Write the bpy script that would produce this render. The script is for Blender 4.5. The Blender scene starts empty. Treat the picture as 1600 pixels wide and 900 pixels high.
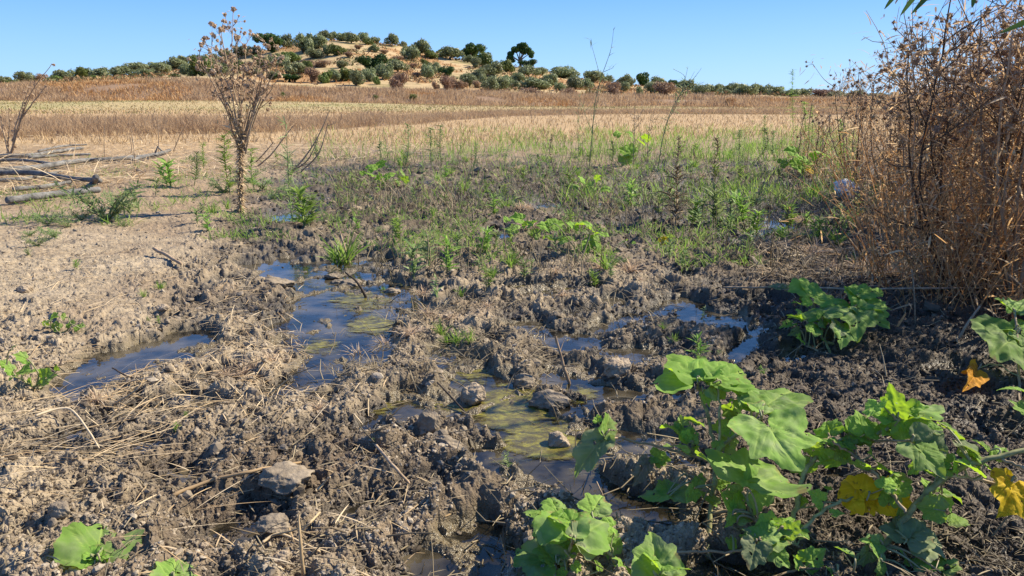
import bpy, math
import numpy as np
from mathutils import Vector, Matrix, Quaternion

rad = math.radians
RS = np.random.RandomState(7)
scene = bpy.context.scene
COL = scene.collection

# ------------------------------------------------------------------ camera, sky, sun, exposure
CAM_H = 0.8
F = 1164.0                      # focal length in photo pixels (1600 wide)
PITCH = math.atan(300.0 / F)    # horizon 300 px above the middle
cam_d = bpy.data.cameras.new("camera")
cam = bpy.data.objects.new("camera", cam_d)
COL.objects.link(cam)
cam.location = (0, 0, CAM_H)
cam.rotation_euler = (math.pi / 2 - PITCH, 0, 0)
cam_d.sensor_width = 36.0
cam_d.lens = 36.0 * F / 1600.0
cam_d.clip_start = 0.05
cam_d.clip_end = 9000
cam_d.dof.use_dof = False
scene.camera = cam

SUN_AZ = 68.0      # degrees to the right of the view direction
SUN_EL = 41.0
world = bpy.data.worlds.new("World")
scene.world = world
world.use_nodes = True
wn = world.node_tree
for n in list(wn.nodes):
    wn.nodes.remove(n)
wo = wn.nodes.new("ShaderNodeOutputWorld")
bg = wn.nodes.new("ShaderNodeBackground")
sky = wn.nodes.new("ShaderNodeTexSky")
sky.sky_type = 'NISHITA'
sky.sun_disc = False
sky.sun_elevation = rad(SUN_EL)
sky.sun_rotation = rad(SUN_AZ)
sky.altitude = 200
sky.air_density = 1.0
sky.dust_density = 0.3
sky.ozone_density = 2.2
hs = wn.nodes.new("ShaderNodeHueSaturation")
hs.inputs['Saturation'].default_value = 1.12
hs.inputs['Value'].default_value = 1.0
bg.inputs['Strength'].default_value = 0.083
wn.links.new(sky.outputs[0], hs.inputs['Color'])
# clear deep-blue summer sky: the Nishita glow is blended with an even blue that pales towards the horizon
tcw = wn.nodes.new("ShaderNodeTexCoord")
sxyz = wn.nodes.new("ShaderNodeSeparateXYZ")
wn.links.new(tcw.outputs['Generated'], sxyz.inputs[0])
rmp = wn.nodes.new("ShaderNodeValToRGB")
els = rmp.color_ramp.elements
els[0].position = 0.0; els[0].color = (2.5, 4.7, 7.5, 1)
els[1].position = 1.0; els[1].color = (.35, .95, 3.1, 1)
e = els.new(.13); e.color = (1.0, 2.85, 6.9, 1)
e = els.new(.35); e.color = (.75, 2.25, 5.9, 1)
wn.links.new(sxyz.outputs['Z'], rmp.inputs[0])
mxw = wn.nodes.new("ShaderNodeMix"); mxw.data_type = 'RGBA'; mxw.inputs[0].default_value = .85
wn.links.new(hs.outputs[0], mxw.inputs[6]); wn.links.new(rmp.outputs[0], mxw.inputs[7])
wn.links.new(mxw.outputs[2], bg.inputs['Color'])
wn.links.new(bg.outputs[0], wo.inputs['Surface'])

sun_d = bpy.data.lights.new("sun", 'SUN')
sun_d.energy = 5.0
sun_d.angle = rad(0.53)
sun_d.color = (1.0, 0.90, 0.72)
sun = bpy.data.objects.new("sun", sun_d)
COL.objects.link(sun)
sd = Vector((math.sin(rad(SUN_AZ)) * math.cos(rad(SUN_EL)), math.cos(rad(SUN_AZ)) * math.cos(rad(SUN_EL)), math.sin(rad(SUN_EL))))
sun.rotation_euler = sd.to_track_quat('Z', 'Y').to_euler()
sun.location = (30, 10, 30)

vs = scene.view_settings
scene.display_settings.display_device = 'sRGB'
vs.view_transform = 'Standard'
vs.look = 'None'
vs.exposure = 1.02
vs.gamma = 1.0
vs.use_curve_mapping = False
scene.render.engine = 'CYCLES'
scene.cycles.use_denoising = True
scene.cycles.max_bounces = 7
scene.cycles.transparent_max_bounces = 24
scene.cycles.transmission_bounces = 5
scene.cycles.caustics_reflective = False
scene.cycles.caustics_refractive = False

# ------------------------------------------------------------------ projection helpers (measuring the photograph)
cp, sp_ = math.cos(PITCH), math.sin(PITCH)

def proj(X, Y, Z):
    dz = Z - CAM_H
    dep = Y * cp - dz * sp_
    dep = np.where(dep < 0.02, 0.02, dep)
    up = Y * sp_ + dz * cp
    return 800 + F * X / dep, 450 - F * up / dep, dep

def ray(px, py):
    return Vector((0, cp, -sp_)) + Vector((1, 0, 0)) * ((px - 800) / F) + Vector((0, sp_, cp)) * ((450 - py) / F)

def G(px, py, z=0.0):
    d = ray(px, py)
    t = (z - CAM_H) / d.z
    return Vector((d.x * t, d.y * t, z))

def GV(px, py, z=0.0):
    x = (px - 800) / F
    v = (450 - py) / F
    dy = cp + sp_ * v
    dz = -sp_ + cp * v
    t = (z - CAM_H) / dz
    return x * t, dy * t

def zat(y, Y):
    return CAM_H - Y * math.tan(PITCH - math.atan((450.0 - y) / F))

# ------------------------------------------------------------------ noise
_gr = np.random.RandomState(11)
_ang = _gr.rand(256, 256) * 2 * np.pi
_GX, _GY = np.cos(_ang), np.sin(_ang)
_RA, _RB, _RC = _gr.rand(256, 256), _gr.rand(256, 256), _gr.rand(256, 256)

def perlin(x, y, seed=0):
    x = x + seed * 17.37
    y = y + seed * 31.11
    xi = np.floor(x).astype(np.int64); yi = np.floor(y).astype(np.int64)
    xf = x - xi; yf = y - yi
    u = xf * xf * xf * (xf * (xf * 6 - 15) + 10)
    v = yf * yf * yf * (yf * (yf * 6 - 15) + 10)
    def g(ix, iy, fx, fy):
        a = ix & 255; b = iy & 255
        return _GX[a, b] * fx + _GY[a, b] * fy
    n00 = g(xi, yi, xf, yf); n10 = g(xi + 1, yi, xf - 1, yf)
    n01 = g(xi, yi + 1, xf, yf - 1); n11 = g(xi + 1, yi + 1, xf - 1, yf - 1)
    return ((n00 * (1 - u) + n10 * u) * (1 - v) + (n01 * (1 - u) + n11 * u) * v) * 1.5

def fbm(x, y, seed=0, octs=4, gain=0.5):
    s = 0; a = 1.0; t = 0
    for i in range(octs):
        s = s + a * perlin(x * 2 ** i, y * 2 ** i, seed + i * 3)
        t += a; a *= gain
    return s / t

def worley(x, y, seed=0):
    """returns distance to the nearest cell point, to the second and the random value of the cell"""
    x = x + seed * 13.7; y = y + seed * 7.9
    xi = np.floor(x).astype(np.int64); yi = np.floor(y).astype(np.int64)
    d1 = np.full(x.shape, 9.0); d2 = np.full(x.shape, 9.0); r = np.zeros(x.shape)
    for i in (-1, 0, 1):
        for j in (-1, 0, 1):
            a = (xi + i) & 255; b = (yi + j) & 255
            d = np.hypot(xi + i + _RA[a, b] - x, yi + j + _RB[a, b] - y)
            near = d < d1
            d2 = np.where(near, d1, np.minimum(d2, d))
            r = np.where(near, _RC[a, b], r)
            d1 = np.where(near, d, d1)
    return d1, d2, r

def sstep(a, b, x):
    t = np.clip((x - a) / (b - a), 0, 1)
    return t * t * (3 - 2 * t)

# ------------------------------------------------------------------ the lie of the land
def prof(a, pts):
    return np.interp(a, [p[0] for p in pts], [p[1] for p in pts])
BASE_Y = [(0, 157), (300, 158), (500, 161), (800, 165), (1300, 168)]
BANK_Y = [(0, 137), (250, 130), (310, 127), (450, 139), (700, 147), (900, 154), (1250, 157)]
FOOT_Y = [(0, 132), (250, 124), (330, 124), (430, 134), (600, 138), (800, 147), (950, 151), (1250, 154)]
MID_Y = [(0, 130), (220, 120), (330, 108), (400, 101), (540, 92), (680, 106), (800, 122), (1000, 142), (1250, 152)]
CREST_Y = [(0, 131), (100, 127), (200, 121), (260, 112), (330, 98), (400, 82), (460, 74), (500, 66), (560, 65), (620, 73),
           (660, 84), (720, 96), (770, 104), (830, 108), (880, 121), (950, 130), (1050, 141), (1150, 148), (1250, 152)]

def zat_v(y, Y):
    return CAM_H - Y * np.tan(PITCH - np.arctan((450.0 - y) / F))

def land(X, Y):
    """large shapes only"""
    Ys = np.maximum(Y, 1.0)
    a = np.clip(800 + F * X / (Ys * 0.97), 0, 1250)
    near = 0.036 + 0 * X
    zb = zat_v(prof(a, BASE_Y), 60.0); zk = zat_v(prof(a, BANK_Y), 68.0)
    zf = zat_v(prof(a, FOOT_Y), 90.0); zm = zat_v(prof(a, MID_Y), 130.0); zc = zat_v(prof(a, CREST_Y), 170.0)
    def seg(z0, z1, y0, y1):
        t = np.clip((Ys - y0) / (y1 - y0), 0, 1)
        return z0 + (z1 - z0) * (t * t * (3 - 2 * t))
    z = near
    z = np.where(Ys > 30, seg(near, zb, 30, 60), z)
    z = np.where(Ys > 60, seg(zb, zk, 60, 68), z)
    t = np.clip((Ys - 68) / 22, 0, 1)
    z = np.where(Ys > 68, zk + (zf - zk) * t, z)
    t = np.clip((Ys - 90) / 40, 0, 1)
    z = np.where(Ys > 90, zf + (zm - zf) * t, z)
    t = np.clip((Ys - 130) / 40, 0, 1)
    z = np.where(Ys > 130, zm + (zc - zm) * np.sin(t * np.pi / 2), z)
    t = np.clip((Ys - 170) / 110, 0, 1)
    z = np.where(Ys > 170, zc * (1 - t * t * (3 - 2 * t)), z)
    return z

# wet places: (cx, cy, rx, ry, degrees, depth) read off the photograph and laid on the ground
POOLS = [
    (520, 455, 72, 40, -35, .040), (590, 455, 78, 28, 12, .034), (560, 408, 62, 16, 0, .026), (505, 500, 70, 42, -20, .042), (450, 418, 42, 14, 5, .020), (566, 520, 40, 22, 10, .030),
    (500, 555, 30, 30, 0, .02),
    (225, 548, 105, 24, -9, .034), (130, 590, 68, 20, -8, .024), (290, 528, 40, 12, -10, .022), (285, 600, 14, 9, 0, .03), (315, 615, 34, 9, 10, .018),
    (735, 575, 62, 26, 35, .036), (700, 622, 78, 22, -4, .030), (795, 625, 62, 40, 30, .040), (845, 672, 70, 34, 20, .042), (640, 610, 45, 12, 0, .018),
    (800, 715, 60, 26, 20, .030), (960, 680, 95, 22, 4, .020), (1040, 712, 100, 18, 8, .022), (900, 750, 70, 24, 5, .030), (990, 785, 90, 26, 10, .036),
    (735, 850, 78, 46, -10, .040), (700, 895, 60, 24, 0, .03), (1110, 890, 80, 30, 0, .03),
    (842, 447, 62, 10, 0, .024), (822, 500, 30, 6, 0, .022), (1082, 478, 26, 10, 25, .026), (1142, 492, 22, 9, 0, .026), (1110, 500, 16, 7, 0, .02), (1040, 470, 16, 5, 0, .02), (1190, 505, 16, 6, 0, .02), (1170, 525, 14, 6, 0, .02), (940, 500, 18, 5, 0, .02), (1095, 486, 30, 7, 0, .02),
    (978, 492, 22, 6, 0, .022), (1150, 548, 16, 8, 0, .022), (910, 522, 26, 6, 0, .02), (870, 520, 40, 8, 10, .018), (990, 545, 40, 8, 0, .018), (1210, 348, 26, 8, 0, .022),
    (1185, 326, 12, 3, 0, .012), (778, 362, 22, 5, 0, .020), (455, 334, 26, 6, 0, .018), (1165, 378, 22, 5, 0, .018), (855, 318, 20, 4, 0, .014),
    (1265, 382, 10, 5, 0, .018), (1330, 480, 10, 6, 0, .016), (905, 580, 60, 18, 20, .020), (790, 590, 30, 8, 0, .012), (1020, 600, 36, 10, 0, .012), (895, 625, 30, 12, 10, .022),
    (1240, 545, 16, 8, 10, .02), (1305, 730, 24, 12, 0, .02), (585, 650, 30, 8, -10, .008), (555, 700, 30, 8, 0, .004), (960, 462, 18, 5, 0, .016), (1205, 565, 12, 6, 0, .02),
]

def pool_depth(u, v, X, Y, broad=False):
    w = np.zeros(u.shape); br = np.zeros(u.shape)
    wob = 0.28 * perlin(X * 9, Y * 9, 41) + 0.16 * perlin(X * 26, Y * 26, 42)
    for (cx, cy, rx, ry, dg, dep) in POOLS:
        if rx < 45 and cy < 560: rx *= 1.2; ry *= 1.75; dep += .010
        if 560 < cy < 800 and 690 < cx < 1050: rx *= 1.12; ry *= 1.12
        c, s = math.cos(rad(dg)), math.sin(rad(dg))
        dx = u - cx; dy = v - cy
        m = (np.abs(dx) < rx * 1.9 + 20) & (np.abs(dy) < rx * 1.9 + 20)
        if not m.any():
            continue
        ex = (dx[m] * c + dy[m] * s) / rx; ey = (-dx[m] * s + dy[m] * c) / ry
        q = np.sqrt(ex * ex + ey * ey) + wob[m]
        w[m] = np.maximum(w[m], dep * (1 - sstep(0.75, 1.35, q)))
        br[m] = np.maximum(br[m], 1 - sstep(0.8, 1.75, q))
    return (w, br) if broad else w

def masks(u, v, X, Y):
    """mud: trampled wet clods; dry: smooth dry soil on the left"""
    wob = 60 * fbm(X * 1.3, Y * 1.3, 60, 3)
    uu = u + wob; vv = v + wob * .5
    far = sstep(232, 262, vv)                       # trampled ground starts nearer than y 245
    edge = 330 - 0.35 * np.clip(vv - 330, 0, 600)
    right_of = sstep(-60, 70, uu - np.where(vv < 400, 420 - (vv - 260) * .8, 300 - (vv - 400) * .9))
    low = sstep(470, 540, vv) * .75                 # all ground near the viewer is broken
    mud = far * np.maximum(right_of, low)
    return mud

def ground_h(X, Y, full=False):
    base = land(X, Y)
    u, v, dep = proj(X, Y, 0 * X + 0.03)
    near = (Y > 0.2) & (Y < 26) & (np.abs(X) < Y * 4.5 + 1.5)
    z = base + sstep(26, 60, Y) * 0.25 * fbm(X * .06, Y * .06, 50, 3) * (1 + sstep(90, 120, Y) * 2)
    z = z + 0.03 * fbm(X * .5, Y * .5, 5, 3) * (1 - sstep(26, 40, Y))
    wet = np.zeros(X.shape); mud_o = np.zeros(X.shape); crust = np.zeros(X.shape)
    if near.any():
        x = X[near]; y = Y[near]; uu = u[near]; vv = v[near]
        mud = masks(uu, vv, x, y)
        amp = 0.38 + 0.52 * mud
        _, brn = pool_depth(uu, vv, x, y, True)
        amp = amp * (1 - .35 * brn)
        wx = x + 0.035 * perlin(x * 7, y * 7, 1); wy = y + 0.035 * perlin(x * 7, y * 7, 2)
        wx = wx + .012 * perlin(x * 30, y * 30, 3); wy = wy + .012 * perlin(x * 30, y * 30, 4)
        h = 0.020 * fbm(x * 2.1, y * 2.1, 8, 3)
        # trampled hollows
        a1, a2, ar = worley(wx * 3.6, wy * 3.6, 21)
        h -= mud * 0.030 * (1 - sstep(.12, .42, a1)) * (ar > .40)
        h += mud * 0.012 * (1 - sstep(.0, .14, np.abs(a1 - .46))) * (ar > .40)
        # big clods
        d1, d2, r = worley(wx * 9.5, wy * 9.5, 5)
        h += amp * (0.026 * np.clip(1 - d1 * d1 * 1.25, 0, 1) ** .8 * (.1 + r) - 0.010)
        # clods and crumbs
        f2 = 1 - sstep(9, 15, y)
        d1, d2, r = worley(wx * 25 + .5 * r, wy * 25, 9)
        h += amp * f2 * (0.022 * np.clip(1 - d1 * d1 * 1.3, 0, 1) ** .75 * (.05 + 1.15 * r) - .008)
        f3 = 1 - sstep(3.2, 5.5, y)
        e1, e2, r2 = worley(wx * 66, wy * 66, 12)
        h += amp * f3 * (0.0085 * np.clip(1 - e1 * e1 * 1.3, 0, 1) ** .7 * (.1 + 1.2 * r2) - .003)
        h += amp * f3 * .0032 * perlin(x * 170, y * 170, 15)
        h += amp * .007 * fbm(x * 22, y * 22, 31, 3) + amp * .004 * (1 - sstep(4, 8, y)) * perlin(x * 75, y * 75, 33)
        pd, br = pool_depth(uu, vv, x, y, True)
        flat = sstep(0, .022, pd)
        zz = z[near] - .006 * mud - .022 * br
        lift = .012 * (1 - mud)
        out = zz + lift + h
        # inside pools the ground sinks below the water, smoother, with a few crumbs standing out
        under = -pd * .42 + h * .95 + .0030
        out = out * (1 - flat) + under * flat
        z = z.copy()
        z[near] = out
        wet[near] = flat; mud_o[near] = mud; crust[near] = br
    if full:
        return z, wet, mud_o, crust, u, v
    return z

def gz(x, y):
    return float(ground_h(np.array([float(x)]), np.array([float(y)]))[0])

def on_ground(px, py):
    p = G(px, py, 0.05)
    for _ in range(3):
        z = gz(p.x, p.y)
        p = G(px, py, z) if z < CAM_H - .1 else p
    p.z = gz(p.x, p.y)
    return p

# ------------------------------------------------------------------ mesh helpers
def mesh_np(name, V, Q=None, T=None, smooth=True, attrs=None, mat=None, mats=None, mi=None):
    me = bpy.data.meshes.new(name)
    V = np.asarray(V, dtype=np.float32).reshape(-1, 3)
    nq = 0 if Q is None else len(Q); nt = 0 if T is None else len(T)
    me.vertices.add(len(V)); me.vertices.foreach_set("co", V.ravel())
    nl = nq * 4 + nt * 3
    loops = np.empty(nl, dtype=np.int32); starts = np.empty(nq + nt, dtype=np.int32)
    if nq:
        loops[:nq * 4] = np.asarray(Q).ravel(); starts[:nq] = np.arange(nq) * 4
    if nt:
        loops[nq * 4:] = np.asarray(T).ravel(); starts[nq:] = nq * 4 + np.arange(nt) * 3
    me.loops.add(nl); me.loops.foreach_set("vertex_index", loops)
    me.polygons.add(nq + nt); me.polygons.foreach_set("loop_start", starts)
    me.update(calc_edges=True)
    me.polygons.foreach_set("use_smooth", np.full(nq + nt, smooth, dtype=bool))
    if attrs:
        for k, a in attrs.items():
            a = np.asarray(a, dtype=np.float32)
            if a.ndim == 1:
                at = me.attributes.new(k, 'FLOAT', 'POINT'); at.data.foreach_set("value", a)
            else:
                at = me.attributes.new(k, 'FLOAT_COLOR', 'POINT'); at.data.foreach_set("color", a.ravel())
    if mats:
        for m in mats: me.materials.append(m)
        if mi is not None: me.polygons.foreach_set("material_index", np.asarray(mi, dtype=np.int32))
    elif mat:
        me.materials.append(mat)
    return me

def link(name, me, parent=None, loc=None):
    o = bpy.data.objects.new(name, me); COL.objects.link(o)
    if parent is not None: o.parent = parent
    if loc is not None: o.location = loc
    return o

def tag(o, label=None, cat=None, group=None, kind=None):
    if label: o['label'] = label
    if cat: o['category'] = cat
    if group: o['group'] = group
    if kind: o['kind'] = kind
    return o

def empty(name, loc=(0, 0, 0), rz=0, label=None, cat=None, group=None):
    o = bpy.data.objects.new(name, None); COL.objects.link(o)
    o.location = loc; o.rotation_euler = (0, 0, rz); o.empty_display_size = .1
    return tag(o, label, cat, group)

KIDS = {}
def copy_tree(root, kids, loc, rz=0, s=1.0, tilt=(0, 0)):
    c = root.copy(); COL.objects.link(c)
    c.location = loc; c.rotation_euler = (tilt[0], tilt[1], rz); c.scale = (s, s, s) if not isinstance(s, tuple) else s
    for k in kids:
        d = k.copy(); COL.objects.link(d); d.parent = c
    return c

class Buf:
    def __init__(s):
        s.V = []; s.Q = []; s.T = []; s.R = []; s.n = 0
    def add(s, V, Q=None, T=None, R=None):
        V = np.asarray(V, dtype=float).reshape(-1, 3)
        s.V.append(V)
        if Q is not None and len(Q): s.Q.append(np.asarray(Q).reshape(-1, 4) + s.n)
        if T is not None and len(T): s.T.append(np.asarray(T).reshape(-1, 3) + s.n)
        if R is None: R = .5
        s.R.append(np.broadcast_to(np.asarray(R, dtype=float), (len(V),)).copy() if np.ndim(R) == 0 else np.asarray(R, dtype=float))
        s.n += len(V)
    def mesh(s, name, mat, smooth=True):
        V = np.concatenate(s.V)
        Q = np.concatenate(s.Q) if s.Q else None
        T = np.concatenate(s.T) if s.T else None
        return mesh_np(name, V, Q, T, smooth, {'rnd': np.concatenate(s.R)}, mat)

def tubes(buf, P, R, sides=4, rnd=None):
    """P (N,K,3) centre lines, R (N,K) radii"""
    P = np.asarray(P, dtype=float); R = np.asarray(R, dtype=float)
    if P.ndim == 2: P = P[None]; R = R[None]
    N, K, _ = P.shape
    T = np.gradient(P, axis=1)
    T /= np.linalg.norm(T, axis=2, keepdims=True) + 1e-9
    ref = np.where(np.abs(T[..., 2:3]) > .9, np.array([1., 0, 0]), np.array([0, 0, 1.]))
    ref = np.broadcast_to(ref[:, :1], T.shape)
    A = np.cross(T, ref); A /= np.linalg.norm(A, axis=2, keepdims=True) + 1e-9
    B = np.cross(T, A)
    th = np.arange(sides) * 2 * np.pi / sides
    V = P[:, :, None] + R[:, :, None, None] * (A[:, :, None] * np.cos(th)[:, None] + B[:, :, None] * np.sin(th)[:, None])
    n = np.arange(N)[:, None, None] * (K * sides); k = np.arange(K - 1)[:, None] * sides; j = np.arange(sides)
    j2 = (j + 1) % sides
    Q = np.stack([n + k + j, n + k + j2, n + k + sides + j2, n + k + sides + j], -1).reshape(-1, 4)
    if rnd is None: rnd = RS.rand(N)
    rr = np.repeat(np.broadcast_to(rnd, (N,)), K * sides)
    buf.add(V.reshape(-1, 3), Q, None, rr)

def blades(buf, B, D, L, W, bend=.4, segs=3, rnd=None, droop=None):
    """grass-like ribbons: B (N,3) base, D (N,3) unit direction, L, W lengths and widths"""
    N = len(B)
    if N == 0: return
    L = np.broadcast_to(L, (N,)); W = np.broadcast_to(W, (N,))
    side = np.cross(D, np.array([0, 0, 1.])) + RS.normal(0, .35, (N, 3))
    side -= (side * D).sum(1, keepdims=True) * D
    side /= np.linalg.norm(side, axis=1, keepdims=True) + 1e-9
    hz = D.copy(); hz[:, 2] = 0
    hz = hz + RS.normal(0, .15, (N, 3)) * np.array([1, 1, 0])
    t = np.linspace(0, 1, segs + 1)
    P = B[:, None] + D[:, None] * (L[:, None, None] * t[None, :, None]) + hz[:, None] * (bend * L[:, None, None] * (t ** 2)[None, :, None])
    P[:, :, 2] -= (bend * .6 * L[:, None] * (t ** 2.2)[None]) * np.clip(np.hypot(D[:, 0], D[:, 1])[:, None] + .2, 0, 1)
    wt = np.sin(np.clip(t * .85 + .12, 0, 1) * np.pi) ** .7
    wt[-1] = .06
    o = side[:, None] * (W[:, None, None] * .5 * wt[None, :, None])
    V = np.stack([P - o, P + o], 2).reshape(-1, 3)
    K = segs + 1
    n = np.arange(N)[:, None] * K * 2; k = np.arange(segs)[None] * 2
    Q = np.stack([n + k, n + k + 1, n + k + 3, n + k + 2], -1).reshape(-1, 4)
    if rnd is None: rnd = RS.rand(N)
    buf.add(V, Q, None, np.repeat(np.broadcast_to(rnd, (N,)), K * 2))

def quads(buf, C, Nn, S, rnd=None, aspect=1.6):
    """small leaf faces at C facing Nn (jittered), size S: two-triangle rhombs bent slightly"""
    N = len(C)
    Nn = Nn / (np.linalg.norm(Nn, axis=1, keepdims=True) + 1e-9)
    a = RS.normal(0, 1, (N, 3)); a -= (a * Nn).sum(1, keepdims=True) * Nn; a /= np.linalg.norm(a, axis=1, keepdims=True) + 1e-9
    b = np.cross(Nn, a)
    S = np.broadcast_to(S, (N,))[:, None]
    V = np.stack([C - a * S * .5 * aspect, C + b * S * .5 + Nn * S * .12, C + a * S * .5 * aspect, C - b * S * .5 + Nn * S * .12], 1)
    Q = np.arange(N * 4).reshape(-1, 4)
    if rnd is None: rnd = RS.rand(N)
    buf.add(V.reshape(-1, 3), Q, None, np.repeat(np.broadcast_to(rnd, (N,)), 4))

def unit(v):
    return v / (np.linalg.norm(v, axis=-1, keepdims=True) + 1e-9)

def ico(sub=1):
    t = (1 + 5 ** .5) / 2
    v = [(-1, t, 0), (1, t, 0), (-1, -t, 0), (1, -t, 0), (0, -1, t), (0, 1, t), (0, -1, -t), (0, 1, -t), (t, 0, -1), (t, 0, 1), (-t, 0, -1), (-t, 0, 1)]
    f = [(0, 11, 5), (0, 5, 1), (0, 1, 7), (0, 7, 10), (0, 10, 11), (1, 5, 9), (5, 11, 4), (11, 10, 2), (10, 7, 6), (7, 1, 8), (3, 9, 4), (3, 4, 2), (3, 2, 6), (3, 6, 8), (3, 8, 9), (4, 9, 5), (2, 4, 11), (6, 2, 10), (8, 6, 7), (9, 8, 1)]
    v = [np.array(p, float) / math.sqrt(1 + t * t) for p in v]
    for _ in range(sub):
        mid = {}; nf = []
        def m(a, b):
            k = (min(a, b), max(a, b))
            if k not in mid:
                q = v[a] + v[b]; v.append(q / np.linalg.norm(q)); mid[k] = len(v) - 1
            return mid[k]
        for a, b, c in f:
            x, y, z = m(a, b), m(b, c), m(c, a)
            nf += [(a, x, z), (b, y, x), (c, z, y), (x, y, z)]
        f = nf
    return np.array(v), np.array(f)

# ------------------------------------------------------------------ materials
def new_mat(name):
    m = bpy.data.materials.new(name); m.use_nodes = True
    nt = m.node_tree
    for n in list(nt.nodes): nt.nodes.remove(n)
    out = nt.nodes.new("ShaderNodeOutputMaterial")
    return m, nt, out

def ramp(nt, cols, src):
    r = nt.nodes.new("ShaderNodeValToRGB")
    e = r.color_ramp.elements
    while len(e) < len(cols): e.new(.5)
    for i, c in enumerate(cols):
        e[i].position = i / (len(cols) - 1) if len(cols) > 1 else 0
        e[i].color = (*c, 1)
    nt.links.new(src, r.inputs[0])
    return r

def attr(nt, name):
    a = nt.nodes.new("ShaderNodeAttribute"); a.attribute_name = name
    return a

def veg(name, cols, trans=.35, rough=.6, tcol=None, back=None, obvar=0.0, spec=.25, noise=None):
    """plant matter: colour from the per-blade random number, diffuse plus light passing through"""
    m, nt, out = new_mat(name)
    a = attr(nt, 'rnd')
    src = a.outputs['Fac']
    r = ramp(nt, cols, src)
    colsock = r.outputs[0]
    if noise:
        tx = nt.nodes.new("ShaderNodeTexCoord"); nz = nt.nodes.new("ShaderNodeTexNoise")
        nz.inputs['Scale'].default_value = noise; nz.inputs['Detail'].default_value = 3
        nt.links.new(tx.outputs['Object'], nz.inputs['Vector'])
        mr = nt.nodes.new("ShaderNodeMapRange"); mr.inputs[1].default_value = .3; mr.inputs[2].default_value = .7
        mr.inputs[3].default_value = .6; mr.inputs[4].default_value = 1.35
        nt.links.new(nz.outputs[0], mr.inputs[0])
        mx = nt.nodes.new("ShaderNodeVectorMath"); mx.operation = 'SCALE'
        nt.links.new(colsock, mx.inputs[0]); nt.links.new(mr.outputs[0], mx.inputs['Scale'])
        colsock = mx.outputs[0]
    if obvar:
        oi = nt.nodes.new("ShaderNodeObjectInfo")
        h = nt.nodes.new("ShaderNodeHueSaturation")
        m1 = nt.nodes.new("ShaderNodeMapRange"); m1.inputs[3].default_value = 1 - obvar; m1.inputs[4].default_value = 1 + obvar
        nt.links.new(oi.outputs['Random'], m1.inputs[0]); nt.links.new(m1.outputs[0], h.inputs['Value'])
        m2 = nt.nodes.new("ShaderNodeMapRange"); m2.inputs[3].default_value = .5 - obvar * .06; m2.inputs[4].default_value = .5 + obvar * .06
        nt.links.new(oi.outputs['Random'], m2.inputs[0]); nt.links.new(m2.outputs[0], h.inputs['Hue'])
        nt.links.new(colsock, h.inputs['Color']); colsock = h.outputs[0]
    p = nt.nodes.new("ShaderNodeBsdfPrincipled")
    p.inputs['Roughness'].default_value = rough
    p.inputs['Specular IOR Level'].default_value = spec
    nt.links.new(colsock, p.inputs['Base Color'])
    if trans > 0:
        t = nt.nodes.new("ShaderNodeBsdfTranslucent")
        if tcol:
            t.inputs['Color'].default_value = (*tcol, 1)
        else:
            nt.links.new(colsock, t.inputs['Color'])
        mx = nt.nodes.new("ShaderNodeMixShader"); mx.inputs[0].default_value = trans
        nt.links.new(p.outputs[0], mx.inputs[1]); nt.links.new(t.outputs[0], mx.inputs[2])
        nt.links.new(mx.outputs[0], out.inputs[0])
    else:
        nt.links.new(p.outputs[0], out.inputs[0])
    return m

M = {}
M['olive'] = veg('olive_leaf', [(.15, .18, .07), (.22, .25, .12), (.31, .33, .19)], .35, .5, obvar=.22)
M['dark_tree'] = veg('dark_leaf', [(.025, .060, .012), (.050, .100, .022), (.085, .140, .035)], .3, .5, obvar=.15)
M['green_bush'] = veg('green_bush_leaf', [(.085, .125, .025), (.14, .185, .045), (.20, .225, .07)], .35, .5, obvar=.2)
M['brown_bush'] = veg('brown_bush_leaf', [(.20, .12, .075), (.30, .19, .12), (.38, .26, .17)], .2, .7, obvar=.15)
M['bark'] = veg('bark', [(.07, .05, .035), (.13, .10, .07)], 0, .9, noise=8)
M['straw'] = veg('straw', [(.34, .23, .12), (.50, .37, .21), (.62, .50, .33), (.44, .30, .16)], .15, .6)
M['straw_dark'] = veg('dead_litter', [(.09, .068, .042), (.19, .15, .09), (.36, .29, .18), (.14, .105, .065)], .1, .7)
M['stubble'] = veg('stubble', [(.34, .225, .115), (.46, .325, .175), (.54, .40, .23)], .25, .7)
M['weed_brown'] = veg('brown_weed', [(.29, .185, .11), (.42, .285, .165), (.51, .375, .235)], .4, .7)
M['weed_orange'] = veg('orange_grass', [(.36, .18, .07), (.46, .26, .11), (.50, .34, .17)], .25, .7)
M['grass'] = veg('green_grass', [(.14, .25, .035), (.22, .36, .06), (.33, .42, .10)], .5, .5)
M['sprig'] = veg('sprig_leaf', [(.14, .25, .035), (.22, .36, .06), (.33, .43, .10)], .5, .5, obvar=.3)
M['sprig_grey'] = veg('grey_green_leaf', [(.15, .22, .075), (.24, .32, .12), (.34, .41, .18)], .45, .6, obvar=.2)
M['fennel'] = veg('fennel_stem', [(.12, .16, .06), (.20, .23, .11)], .1, .5)
M['twig'] = veg('twig', [(.20, .125, .08), (.34, .24, .155), (.48, .36, .25)], 0, .8)
M['twig_dark'] = veg('twig_dark', [(.06, .036, .024), (.11, .07, .045), (.16, .11, .07)], 0, .8)
M['dry_leaf'] = veg('dry_leaf', [(.26, .15, .08), (.46, .30, .16), (.64, .47, .30), (.40, .23, .11)], .5, .7)
M['dry_orange'] = veg('dry_leaf_orange', [(.48, .27, .11), (.66, .43, .21), (.76, .58, .36)], .58, .7)
M['seed'] = veg('seed_head', [(.24, .14, .08), (.38, .25, .15), (.52, .38, .24)], .15, .8, obvar=.3)
M['papery'] = veg('papery_head', [(.42, .29, .18), (.55, .41, .28), (.68, .55, .40)], .4, .8)
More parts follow.
